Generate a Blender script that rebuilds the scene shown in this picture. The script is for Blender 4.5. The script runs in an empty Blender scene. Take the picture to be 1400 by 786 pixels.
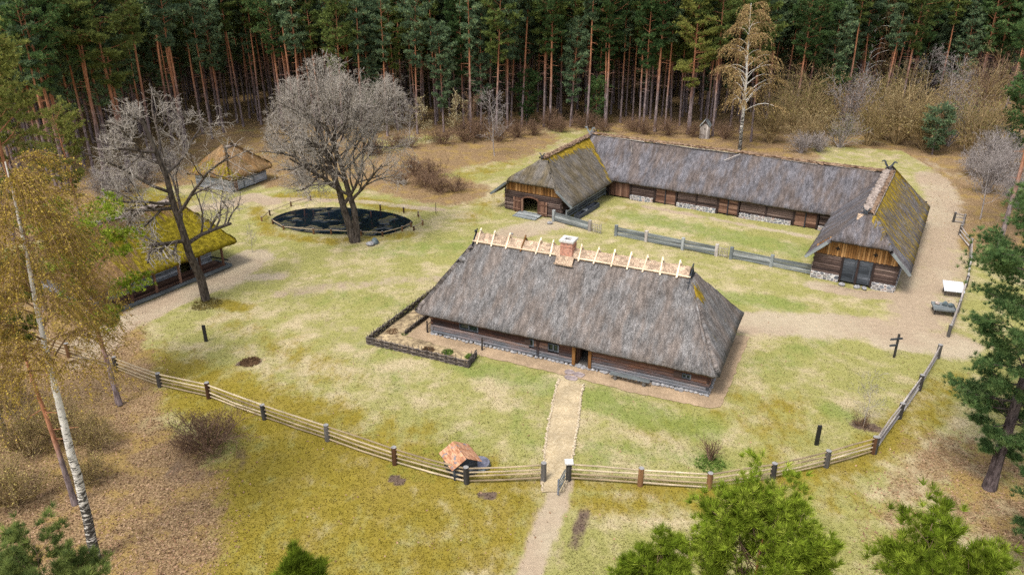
import bpy, bmesh, math, random
import numpy as np
from mathutils import Vector, Matrix

# ------------------------------------------------------------------ scene, camera, light
sc = bpy.context.scene
COL = sc.collection
FPX, TILT, CAMH = 1050.0, math.radians(24.4), 30.0
cam_d = bpy.data.cameras.new('camera'); cam = bpy.data.objects.new('camera', cam_d); COL.objects.link(cam)
cam_d.sensor_width = 36; cam_d.lens = 36 * FPX / 1400; cam_d.clip_end = 3000; cam_d.clip_start = 0.5
cam.location = (0, 0, CAMH); cam.rotation_euler = (math.pi / 2 - TILT, 0, 0)
sc.camera = cam
CT, ST = math.cos(TILT), math.sin(TILT)
def G(px, py, z=0.0):
    """ground survey: where a sight line measured on the photo meets height z"""
    x = (px - 700) / FPX; y = -(py - 393) / FPX
    d = (x, CT + y * ST, -ST + y * CT); t = (z - CAMH) / d[2]
    return Vector((d[0] * t, d[1] * t, z))

w = bpy.data.worlds.new('World'); sc.world = w; w.use_nodes = True
SUN_EL, SUN_AZ = math.radians(60), math.radians(-142)
wn = w.node_tree; wn.nodes.clear()
sky = wn.nodes.new('ShaderNodeTexSky'); sky.sky_type = 'NISHITA'; sky.sun_disc = False
sky.sun_elevation = SUN_EL; sky.sun_rotation = SUN_AZ; sky.dust_density = 3; sky.ozone_density = 1
hs = wn.nodes.new('ShaderNodeHueSaturation'); hs.inputs['Saturation'].default_value = 0.36
bg = wn.nodes.new('ShaderNodeBackground'); bg.inputs['Strength'].default_value = 0.125
wo = wn.nodes.new('ShaderNodeOutputWorld')
wn.links.new(sky.outputs[0], hs.inputs['Color']); wn.links.new(hs.outputs[0], bg.inputs[0]); wn.links.new(bg.outputs[0], wo.inputs[0])
sd = bpy.data.lights.new('sun', 'SUN'); so = bpy.data.objects.new('sun', sd); COL.objects.link(so)
sd.energy = 1.4; sd.angle = math.radians(16); sd.color = (1.0, 0.95, 0.87)
sdir = Vector((math.cos(SUN_EL) * math.sin(SUN_AZ), math.cos(SUN_EL) * math.cos(SUN_AZ), math.sin(SUN_EL)))
so.rotation_euler = sdir.to_track_quat('Z', 'Y').to_euler(); so.location = (0, 60, 80)
sc.view_settings.view_transform = 'Standard'; sc.view_settings.look = 'None'
sc.view_settings.exposure = 1.28; sc.view_settings.gamma = 1
sc.render.film_transparent = False
sc.cycles.max_bounces = 6; sc.cycles.diffuse_bounces = 3; sc.cycles.glossy_bounces = 2
sc.cycles.transmission_bounces = 3; sc.cycles.transparent_max_bounces = 4
sc.cycles.use_denoising = False
sc.cycles.use_adaptive_sampling = False

# ------------------------------------------------------------------ node helpers
class NT:
    def __init__(s, name):
        s.m = bpy.data.materials.new(name); s.m.use_nodes = True
        s.t = s.m.node_tree; s.t.nodes.clear()
        s.out = s.t.nodes.new('ShaderNodeOutputMaterial')
    def n(s, typ, **kw):
        nd = s.t.nodes.new('ShaderNode' + typ)
        for k, v in kw.items():
            if k.startswith('_'): setattr(nd, k[1:], v)
            else: s.put(nd.inputs[int(k[1:]) if k[0] == 'i' and k[1:].isdigit() else k], v)
        return nd
    def put(s, inp, v):
        if isinstance(v, bpy.types.NodeSocket): s.t.links.new(v, inp)
        elif isinstance(v, bpy.types.Node): s.t.links.new(v.outputs[0], inp)
        elif isinstance(v, (tuple, list)) and inp.type == 'RGBA' and len(v) == 3: inp.default_value = (*v, 1)
        else: inp.default_value = v
    def noise(s, vec, scale, detail=3, rough=.55):
        return s.n('TexNoise', Vector=vec, Scale=scale, Detail=detail, Roughness=rough).outputs[0]
    def mp(s, vec, scale=(1, 1, 1), loc=(0, 0, 0)):
        return s.n('Mapping', Vector=vec, Scale=scale, Location=loc).outputs[0]
    def rng(s, v, a, b, c=0., d=1., smooth=True):
        nd = s.n('MapRange', i0=v, i1=a, i2=b, i3=c, i4=d)
        if smooth: nd.interpolation_type = 'SMOOTHSTEP'
        return nd.outputs[0]
    def math(s, op, a, b=0.):
        return s.n('Math', _operation=op, i0=a, i1=b).outputs[0]
    def mix(s, f, a, b, blend='MIX'):
        nd = s.n('Mix', _data_type='RGBA', _blend_type=blend)
        s.put(nd.inputs[0], f); s.put(nd.inputs[6], a); s.put(nd.inputs[7], b)
        return nd.outputs[2]
    def ramp(s, f, stops):
        nd = s.n('ValToRGB', Fac=f); e = nd.color_ramp.elements
        while len(e) < len(stops): e.new(.5)
        for el, (p, c) in zip(e, stops): el.position = p; el.color = (*c, 1)
        return nd.outputs[0]
    def attr(s, name): return s.n('Attribute', _attribute_name=name).outputs['Fac']
    def val(s, col, f):   # multiply colour by scalar socket
        return s.n('VectorMath', _operation='SCALE', i0=col, Scale=f).outputs[0]
    def bump(s, h, strength=.5, dist=.05):
        return s.n('Bump', Height=h, Strength=strength, Distance=dist).outputs[0]
    def bsdf(s, col, rough=.9, spec=.2, normal=None, metallic=0.):
        p = s.n('BsdfPrincipled', **{'Base Color': col, 'Roughness': rough, 'Specular IOR Level': spec, 'Metallic': metallic})
        if normal is not None: s.put(p.inputs['Normal'], normal)
        return p.outputs[0]
    def done(s, sh): s.t.links.new(sh, s.out.inputs[0]); return s.m
    @property
    def pos(s): return s.n('NewGeometry').outputs['Position']
    @property
    def obj(s): return s.n('TexCoord').outputs['Object']
    @property
    def uv(s): return s.n('TexCoord').outputs['UV']
    @property
    def rnd(s): return s.n('ObjectInfo').outputs['Random']

def mat_ground():
    t = NT('ground_cover'); p = t.pos
    n1 = t.noise(p, .09, 4); n2 = t.noise(t.mp(p, loc=(31, 7, 0)), .42, 4, .62); n3 = t.noise(t.mp(p, loc=(3, 57, 0)), 2.2, 4, .65); n4 = t.noise(p, 9, 3, .7)
    pl = t.noise(t.mp(p, (1, .6, 1), (9, 2, 5)), .8, 5, .68)
    dry = t.mix(n3, (.265, .22, .122), (.45, .37, .232))
    oliv = t.mix(n3, (.165, .165, .05), (.30, .275, .10))
    c = t.mix(t.rng(t.math('ADD', t.math('MULTIPLY', n2, .6), t.math('MULTIPLY', n1, .4)), .37, .56), dry, oliv)
    def mask(name, w1=.7, lo=.38, hi=.66, src=None):
        a = t.math('ADD', t.attr(name), t.math('MULTIPLY', t.math('SUBTRACT', src if src is not None else pl, .5), w1 * 1.6))
        return t.rng(a, lo, hi)
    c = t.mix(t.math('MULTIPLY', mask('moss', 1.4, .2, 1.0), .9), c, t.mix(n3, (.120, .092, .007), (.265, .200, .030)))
    c = t.mix(t.math('MULTIPLY', mask('green', 1.4, .3, 1.1), .66), c, t.mix(n3, (.10, .145, .03), (.19, .225, .058)))
    lit = t.mix(t.rng(n4, .35, .7), (.115, .072, .034), (.32, .22, .125))
    lit = t.mix(t.rng(n2, .48, .62, 0, .75), lit, t.mix(n3, (.17, .115, .03), (.33, .225, .085)))
    c = t.mix(mask('litter', 1.1, .25, .85), c, lit)
    dirt = t.mix(n3, (.235, .175, .12), (.37, .29, .205))
    dirt = t.mix(t.rng(n1, .45, .6), dirt, t.mix(n3, (.27, .215, .145), (.41, .345, .245)))
    c = t.mix(mask('dirt', .9, .28, .80), c, dirt)
    c = t.mix(mask('soil', .5, .4, .7), c, t.mix(n4, (.06, .042, .03), (.17, .12, .09)))
    c = t.mix(t.rng(n4, .55, .78, 0, .5), c, t.val(c, 1.5))
    c = t.mix(t.rng(n4, .48, .22, 0, .5), c, t.val(c, .6))
    c = t.val(c, t.rng(t.attr('rnd'), 0, 1, .82, 1.2, False))
    b = t.bump(t.math('ADD', n4, t.math('MULTIPLY', n3, 2.)), .6, .07)
    return t.done(t.bsdf(c, .97, .05, b))

def mat_sand(name, a, b, sc_=6.):
    t = NT(name); p = t.pos
    n = t.noise(p, sc_, 5, .7); n2 = t.noise(p, .7, 3); n3 = t.noise(p, 30, 2)
    c = t.mix(t.rng(n, .3, .7), a, b); c = t.val(c, t.rng(n2, .3, .7, .82, 1.14)); c = t.val(c, t.rng(n3, .3, .7, .8, 1.18))
    return t.done(t.bsdf(c, .95, .1, t.bump(n3, .5, .03)))

def mat_thatch(name, c0, c1, tint, moss=0., mossc=((.17, .115, .010), (.34, .235, .03)), strawtop=None):
    t = NT(name); uv = t.uv; o = t.obj
    st = t.noise(t.mp(uv, (9, 1.6, 1)), 1.6, 5, .72)
    fine = t.noise(t.mp(uv, (34, 7, 1)), 1.2, 4, .75)
    wide = t.noise(t.mp(uv, (1.3, .42, 1)), .55, 4, .6)
    sp = t.noise(t.mp(uv, (16, 10, 1)), 1.0, 4, .85)
    c = t.mix(t.rng(st, .3, .72), c0, c1)
    c = t.mix(t.rng(wide, .40, .62, 0, .9), c, tint)
    mid = t.noise(t.mp(uv, (3.2, 1.0, 1), (11, 4, 0)), 1.0, 4, .7); c = t.val(c, t.rng(mid, .32, .68, .66, 1.34)); c = t.val(c, t.rng(fine, .28, .72, .55, 1.5)); c = t.val(c, t.rng(sp, .34, .66, .55, 1.42)); c = t.val(c, t.rng(t.noise(t.mp(uv, (.5, .5, 1)), 1., 3), .3, .7, .82, 1.15))
    ms = t.noise(t.mp(uv, (2.6, .34, 1), (5, 3, 0)), 1.1, 5, .7); mb = t.noise(o, 2.6, 4, .7)
    m = t.rng(t.math('ADD', t.attr('moss'), t.math('MULTIPLY', t.math('SUBTRACT', ms, .5), 2.3)), .52, .80)
    c = t.mix(m, c, t.val(t.mix(t.rng(mb, .35, .68), *mossc), t.rng(fine, .25, .75, .6, 1.3)))
    h = t.math('ADD', t.math('ADD', st, t.math('MULTIPLY', fine, .6)), t.math('MULTIPLY', m, .8))
    return t.done(t.bsdf(c, .95, .08, t.bump(h, .9, .09)))

def mat_wood(name, stops, bottom=None, zlo=.2, zhi=1.3, grain=1.):
    t = NT(name); uv = t.uv
    g = t.noise(t.mp(uv, (1.1, 16, 1)), grain, 5, .7); b = t.noise(t.mp(uv, (.5, 2.5, 1)), 1., 4, .6)
    f = t.math('ADD', t.math('MULTIPLY', t.attr('rnd'), .5), t.math('MULTIPLY', g, .55))
    c = t.ramp(f, stops)
    if bottom:
        z = t.n('SeparateXYZ', i0=t.obj).outputs[2]
        k = t.rng(t.math('ADD', z, t.math('MULTIPLY', t.math('SUBTRACT', b, .5), 2.4)), zlo, zhi, 1, 0)
        c = t.mix(k, c, t.ramp(f, bottom))
    c = t.val(c, t.rng(b, .3, .7, .65, 1.3))
    return t.done(t.bsdf(c, .85, .2, t.bump(g, .5, .03)))

def mat_plain(name, c0, c1, scale=5., rough=.9, spec=.2, metallic=0., bump=.4, det=4):
    t = NT(name); n = t.noise(t.obj, scale, det, .65)
    c = t.mix(t.rng(n, .3, .7), c0, c1)
    return t.done(t.bsdf(c, rough, spec, t.bump(n, bump, .03), metallic))

def mat_stonewall(name):
    t = NT(name); o = t.obj
    v = t.n('TexVoronoi', _feature='F1', Vector=t.mp(o, (1, 1, 1.25)), Scale=2.7); e = t.n('TexVoronoi', _feature='DISTANCE_TO_EDGE', Vector=t.mp(o, (1, 1, 1.25)), Scale=2.7)
    h = t.n('SeparateColor', i0=v.outputs['Color']).outputs[0]
    st = t.ramp(h, [(0., (.06, .07, .09)), (.3, (.22, .2, .19)), (.55, (.14, .16, .19)), (.8, (.33, .24, .2)), (1., (.10, .11, .13))])
    k = t.rng(e.outputs[0], .05, .10)
    return t.done(t.bsdf(t.mix(k, (.50, .48, .46), st), .85, .2, t.bump(k, .6, .05)))

def mat_brick(name):
    t = NT(name); uv = t.uv
    b = t.n('TexBrick', Vector=uv, Scale=1., **{'Mortar Size': .012, 'Brick Width': .26, 'Row Height': .085, 'Color1': (.36, .11, .06), 'Color2': (.46, .19, .11), 'Mortar': (.38, .31, .27)})
    n = t.noise(t.obj, 6, 4)
    return t.done(t.bsdf(t.val(b.outputs[0], t.rng(n, .3, .7, .7, 1.3)), .9, .2, t.bump(b.outputs[1], -.3, .02)))

def mat_pinebark(name, zlo=5, zhi=12):
    t = NT(name); o = t.obj; z = t.n('SeparateXYZ', i0=o).outputs[2]
    n = t.noise(t.mp(o, (6, 6, 1.4)), 1., 4, .7); n2 = t.noise(o, .5, 2)
    up = t.mix(t.rng(n, .35, .65), (.22, .085, .04), (.38, .18, .10))
    lo = t.mix(t.rng(n, .35, .65), (.085, .062, .062), (.255, .20, .195))
    k = t.rng(t.math('ADD', z, t.math('MULTIPLY', t.math('SUBTRACT', n2, .5), 7.)), zlo, zhi)
    return t.done(t.bsdf(t.mix(k, lo, up), .95, .1, t.bump(n, .8, .05)))

def mat_birch(name):
    t = NT(name); o = t.obj; z = t.n('SeparateXYZ', i0=o).outputs[2]
    n = t.noise(t.mp(o, (2.5, 2.5, 9)), 1., 4, .75); n2 = t.noise(t.mp(o, (3, 3, 2)), 1., 3)
    k = t.rng(t.math('ADD', n, t.rng(z, 1.0, 10, .16, -.03, False)), .53, .62)
    c = t.mix(k, (.62, .58, .53), (.045, .04, .035))
    return t.done(t.bsdf(t.val(c, t.rng(n2, .3, .7, .8, 1.1)), .8, .2, t.bump(n, .3, .02)))

def mat_bark(name, c0, c1, sc_=4.):
    t = NT(name); o = t.obj
    n = t.noise(t.mp(o, (3, 3, .8)), sc_ * .5, 5, .7)
    return t.done(t.bsdf(t.mix(t.rng(n, .35, .65), c0, c1), .95, .1, t.bump(n, .9, .05)))

def mat_leaf(name, cols, var=.5, trans=.25, scale=.8):
    """foliage: clumps of lighter and darker shoots, each tree its own tone"""
    t = NT(name); o = t.obj
    n = t.noise(o, scale, 3, .6); n2 = t.noise(o, scale * 5, 2, .6); r = t.rnd
    f = t.math('ADD', t.math('MULTIPLY', t.attr('rnd'), .45), t.math('ADD', t.math('MULTIPLY', n, .55), t.math('MULTIPLY', t.math('SUBTRACT', r, .5), .18)))
    c = t.ramp(f, cols)
    c = t.val(c, t.rng(n2, .3, .7, 1 - var * .6, 1 + var * .6)); c = t.val(c, t.rng(r, 0, 1, .86, 1.14, False))
    d = t.n('BsdfDiffuse', Color=c).outputs[0]; tr = t.n('BsdfTranslucent', Color=c).outputs[0]
    return t.done(t.n('MixShader', i0=trans, i1=d, i2=tr).outputs[0])

def mat_water():
    t = NT('pond_water'); p_ = t.pos; n = t.math('MULTIPLY', t.noise(p_, 3.5, 3), t.rng(t.noise(t.mp(p_, (1, 1, 1), (4, 2, 0)), .35, 2), .5, .62))
    return t.done(t.bsdf((.004, .008, .013), .03, .55, t.bump(n, 1., .16)))

def mat_rust(name):
    t = NT(name); uv = t.uv; n = t.noise(t.mp(uv, (5, .7, 1)), 1.2, 4, .7); n2 = t.noise(t.obj, 3, 3)
    c = t.mix(t.rng(n, .35, .65), (.23, .095, .045), (.52, .29, .17)); c = t.mix(t.rng(n2, .58, .66), c, (.16, .15, .16))
    return t.done(t.bsdf(c, .75, .3, t.bump(n, .3, .02)))

M = {}
M['ground'] = mat_ground()
M['sand'] = mat_sand('path_sand', (.30, .23, .135), (.43, .35, .23))
M['apron'] = mat_sand('packed_clay', (.26, .185, .115), (.36, .265, .175))
M['bed'] = mat_sand('garden_soil', (.10, .07, .045), (.44, .34, .20), 2.)
M['thatch_old'] = mat_thatch('thatch_weathered', (.082, .077, .075), (.222, .212, .210), (.145, .120, .106))
M['thatch_barn'] = mat_thatch('thatch_grey', (.072, .068, .074), (.165, .158, .172), (.105, .084, .075))
M['thatch_moss'] = mat_thatch('thatch_mossy', (.075, .066, .058), (.165, .148, .128), (.105, .083, .05))
M['thatch_green'] = mat_thatch('thatch_overgrown', (.11, .07, .035), (.26, .17, .09), (.20, .115, .05), mossc=((.11, .085, .006), (.30, .235, .018)))
M['straw'] = mat_thatch('new_straw', (.30, .215, .15), (.48, .36, .26), (.38, .28, .20))
M['ridge_moss'] = mat_plain('ridge_debris', (.045, .022, .011), (.26, .175, .115), 2.6, bump=1.)
M['ridge_pale'] = mat_plain('ridge_old_straw', (.14, .11, .095), (.34, .28, .24), 2.6, bump=1.)
M['log_house'] = mat_wood('house_logs', [(.2, (.016, .010, .009)), (.45, (.055, .026, .018)), (.65, (.11, .05, .03)), (.85, (.21, .14, .11))],
                          [(.2, (.014, .018, .025)), (.5, (.05, .06, .075)), (.8, (.19, .205, .23))], .1, 1.5)
M['log_barn'] = mat_wood('barn_logs', [(.2, (.018, .012, .012)), (.5, (.058, .038, .032)), (.75, (.13, .09, .075)), (.95, (.25, .20, .17))])
M['log_grey'] = mat_wood('grey_logs', [(.2, (.10, .105, .115)), (.5, (.24, .25, .27)), (.8, (.42, .43, .46))])
M['board_orange'] = mat_wood('tarred_boards', [(.2, (.10, .045, .015)), (.5, (.24, .115, .036)), (.8, (.42, .24, .10))])
M['board_brown'] = mat_wood('brown_boards', [(.2, (.045, .022, .016)), (.5, (.115, .058, .038)), (.8, (.22, .13, .09))])
M['board_dark'] = mat_wood('dark_boards', [(.2, (.012, .014, .018)), (.5, (.045, .052, .062)), (.8, (.12, .13, .15))])
M['board_grey'] = mat_wood('silver_boards', [(.2, (.075, .085, .088)), (.5, (.16, .178, .182)), (.8, (.29, .305, .305))])
M['pole_pale'] = mat_wood('peeled_poles', [(.2, (.45, .33, .22)), (.5, (.62, .49, .35)), (.8, (.75, .63, .48))])
M['rail_wood'] = mat_wood('fence_rails', [(.2, (.17, .125, .075)), (.5, (.31, .24, .15)), (.8, (.45, .37, .26))])
M['rail_grey'] = mat_wood('old_rails', [(.2, (.13, .11, .10)), (.5, (.27, .235, .21)), (.8, (.44, .40, .37))])
M['post_brown'] = mat_wood('post_brown', [(.2, (.03, .013, .007)), (.5, (.08, .038, .017)), (.8, (.19, .10, .045))])
M['post_dark'] = mat_wood('post_dark', [(.2, (.02, .019, .018)), (.5, (.055, .05, .045)), (.8, (.12, .11, .10))])
M['endgrain'] = mat_plain('post_top', (.15, .145, .14), (.30, .29, .28), 8)
M['wattle'] = mat_wood('wattle_rods', [(.2, (.02, .016, .014)), (.5, (.065, .052, .045)), (.8, (.19, .16, .14))])
M['stone'] = mat_plain('fieldstone', (.14, .14, .15), (.34, .33, .33), 5)
M['stone_dark'] = mat_plain('dark_stone', (.05, .07, .075), (.15, .18, .19), 4)
M['stone_pale'] = mat_plain('edging_pebbles', (.22, .17, .11), (.55, .46, .33), 7)
M['slab'] = mat_plain('step_slab', (.15, .12, .12), (.33, .27, .26), 3)
M['stonewall'] = mat_stonewall('boulder_masonry')
M['brick'] = mat_brick('chimney_brick')
M['cement'] = mat_plain('cement', (.38, .36, .34), (.55, .53, .5), 5)
M['black'] = mat_plain('black_paint', (.008, .008, .009), (.016, .016, .017), 4, .5, .4)
M['void'] = mat_plain('dark_interior', (.01, .009, .008), (.02, .017, .014), 4)
M['white_board'] = mat_plain('pale_board', (.42, .43, .45), (.52, .53, .54), 2, .5)
M['glass'] = mat_plain('window_glass', (.012, .018, .018), (.03, .045, .035), 3, .08, .6, bump=0)
M['rust'] = mat_rust('rusty_sheet')
M['metal'] = mat_plain('dark_sheet_metal', (.10, .10, .13), (.22, .22, .27), 3, .45, .5, .4)
M['water'] = mat_water()
M['pinebark'] = mat_pinebark('pine_bark')
M['pinebark_low'] = mat_pinebark('pine_bark_low', 2, 6)
M['pinebark_dark'] = mat_bark('dark_pine_bark', (.03, .022, .022), (.13, .10, .098))
M['birch'] = mat_birch('birch_bark')
M['bark_oak'] = mat_bark('oak_bark', (.030, .023, .018), (.11, .09, .075))
M['twig_pale'] = mat_bark('pale_twigs', (.19, .162, .135), (.43, .385, .335))
M['twig_grey'] = mat_bark('grey_twigs', (.19, .16, .15), (.36, .32, .30))
M['twig_brown'] = mat_bark('brown_twigs', (.10, .06, .04), (.24, .155, .105))
M['twig_ochre'] = mat_bark('ochre_twigs', (.16, .11, .05), (.34, .25, .13))
M['twig_birch'] = mat_bark('birch_twigs', (.13, .075, .04), (.30, .19, .10))
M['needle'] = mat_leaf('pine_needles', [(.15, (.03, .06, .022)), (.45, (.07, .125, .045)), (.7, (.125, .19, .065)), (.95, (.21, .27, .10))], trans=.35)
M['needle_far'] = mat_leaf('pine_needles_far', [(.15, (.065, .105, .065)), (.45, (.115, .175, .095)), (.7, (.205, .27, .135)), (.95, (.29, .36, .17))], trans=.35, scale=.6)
M['needle_olive'] = mat_leaf('pine_needles_olive', [(.15, (.08, .10, .03)), (.45, (.175, .19, .05)), (.7, (.26, .265, .07)), (.95, (.36, .34, .10))], trans=.35)
M['needle_mix'] = mat_leaf('pine_needles_mixed', [(.15, (.06, .09, .03)), (.45, (.12, .16, .048)), (.7, (.19, .23, .062)), (.95, (.27, .29, .085))], trans=.35)
M['needle_sunny'] = mat_leaf('sunlit_pine_needles', [(.15, (.09, .115, .04)), (.45, (.19, .23, .065)), (.7, (.29, .33, .10)), (.95, (.40, .42, .15))], trans=.4)
M['needle_bright'] = mat_leaf('young_pine_needles', [(.15, (.055, .085, .010)), (.45, (.14, .195, .018)), (.7, (.23, .29, .032)), (.95, (.42, .45, .09))], var=.9, scale=1.2, trans=.4)
M['catkin_gold'] = mat_leaf('birch_catkins', [(.15, (.17, .11, .018)), (.45, (.32, .225, .042)), (.7, (.43, .32, .075)), (.95, (.56, .45, .15))])
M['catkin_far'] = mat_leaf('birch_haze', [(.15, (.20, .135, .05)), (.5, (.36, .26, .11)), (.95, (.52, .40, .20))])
M['bud_ochre'] = mat_leaf('willow_catkins', [(.15, (.12, .095, .03)), (.5, (.24, .19, .06)), (.95, (.42, .34, .15))])
M['bud_tan'] = mat_leaf('tan_catkins', [(.15, (.20, .15, .07)), (.5, (.34, .27, .14)), (.95, (.50, .42, .26))])
M['bud_pale'] = mat_leaf('pale_catkins', [(.15, (.26, .22, .12)), (.5, (.42, .37, .22)), (.95, (.6, .54, .36))])
M['bud_brown'] = mat_leaf('dead_leaves', [(.15, (.07, .04, .022)), (.5, (.15, .09, .05)), (.95, (.26, .17, .10))])
M['bud_olive'] = mat_leaf('opening_buds', [(.15, (.06, .06, .02)), (.5, (.13, .125, .04)), (.95, (.23, .215, .08))])
M['leaf_litter'] = mat_leaf('leaf_litter', [(.15, (.12, .065, .035)), (.5, (.27, .165, .10)), (.95, (.48, .34, .23))], trans=.05)
M['herb'] = mat_leaf('herb_leaves', [(.15, (.07, .11, .03)), (.5, (.14, .21, .045)), (.95, (.22, .31, .075))])

# ------------------------------------------------------------------ mesh helpers
def np_mesh(name, parts, mats):
    """parts: list of (verts Nx3, faces FxK, material index, rnd N or None)"""
    me = bpy.data.meshes.new(name)
    vs, fl, lt, mi, rn, off = [], [], [], [], [], 0
    for v, f, m, r in parts:
        v = np.asarray(v, np.float32); f = np.asarray(f, np.int32)
        if len(f) == 0: continue
        vs.append(v); fl.append((f + off).ravel()); lt.append(np.full(len(f), f.shape[1], np.int32)); mi.append(np.full(len(f), m, np.int32))
        rn.append(np.full(len(v), .5, np.float32) if r is None else np.asarray(r, np.float32)); off += len(v)
    vs = np.concatenate(vs); fl = np.concatenate(fl); lt = np.concatenate(lt); mi = np.concatenate(mi); rn = np.concatenate(rn)
    me.vertices.add(len(vs)); me.vertices.foreach_set('co', vs.ravel())
    me.loops.add(len(fl)); me.loops.foreach_set('vertex_index', fl)
    me.polygons.add(len(lt)); st = np.concatenate(([0], np.cumsum(lt)[:-1])).astype(np.int32)
    me.polygons.foreach_set('loop_start', st); me.polygons.foreach_set('material_index', mi)
    a = me.attributes.new('rnd', 'FLOAT', 'POINT'); a.data.foreach_set('value', rn)
    for m in mats: me.materials.append(m)
    me.update(calc_edges=True); return me

def tubes(segs, n=4):
    s = np.asarray(segs, float)
    p0, p1, r0, r1 = s[:, 0:3], s[:, 3:6], s[:, 6], s[:, 7]
    d = p1 - p0; d /= np.maximum(np.linalg.norm(d, axis=1, keepdims=True), 1e-6)
    a = np.where(np.abs(d[:, 2:3]) < .9, np.array([[0, 0, 1.]]), np.array([[1., 0, 0]]))
    u = np.cross(d, a); u /= np.linalg.norm(u, axis=1, keepdims=True); v = np.cross(d, u)
    th = np.arange(n) * 2 * np.pi / n
    ring = u[:, None, :] * np.cos(th)[None, :, None] + v[:, None, :] * np.sin(th)[None, :, None]
    V = np.concatenate([p0[:, None] + ring * r0[:, None, None], p1[:, None] + ring * r1[:, None, None]], 1).reshape(-1, 3)
    k = np.arange(n); k2 = (k + 1) % n
    q = np.stack([k, k2, k2 + n, k + n], 1)
    Fc = (q[None] + (np.arange(len(s)) * 2 * n)[:, None, None]).reshape(-1, 4)
    return V, Fc

def blades(cen, dirs, k, length, width, spread, rng):
    """k thin pointed blades per tuft"""
    N = len(cen); d = np.repeat(dirs, k, 0) + rng.normal(0, spread, (N * k, 3))
    d /= np.maximum(np.linalg.norm(d, axis=1, keepdims=True), 1e-6)
    c = np.repeat(cen, k, 0); ln = length * rng.uniform(.7, 1.25, (N * k, 1))
    s = np.cross(d, rng.normal(0, 1, (N * k, 3))); s /= np.maximum(np.linalg.norm(s, axis=1, keepdims=True), 1e-6)
    V = np.stack([c + d * ln * .35 + s * width * .5, c + d * ln * .35 - s * width * .5, c + d * ln, c], 1).reshape(-1, 3)
    i = np.arange(N * k) * 4
    Fc = np.concatenate([np.stack([i + 3, i + 1, i + 2, i], 1)])
    r = np.repeat(np.repeat(rng.uniform(0, 1, N), k), 4)
    return V, Fc, r

def flakes(cen, size, rng, up=0.):
    N = len(cen); nrm = rng.normal(0, 1, (N, 3)); nrm[:, 2] += up
    nrm /= np.linalg.norm(nrm, axis=1, keepdims=True)
    u = np.cross(nrm, rng.normal(0, 1, (N, 3))); u /= np.linalg.norm(u, axis=1, keepdims=True); v = np.cross(nrm, u)
    s = size * rng.uniform(.6, 1.4, (N, 1))
    V = np.stack([cen + u * s, cen + v * s * .6, cen - u * s, cen - v * s * .6], 1).reshape(-1, 3)
    i = np.arange(N) * 4
    return V, np.stack([i, i + 1, i + 2, i + 3], 1), np.repeat(rng.uniform(0, 1, N), 4)

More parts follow.
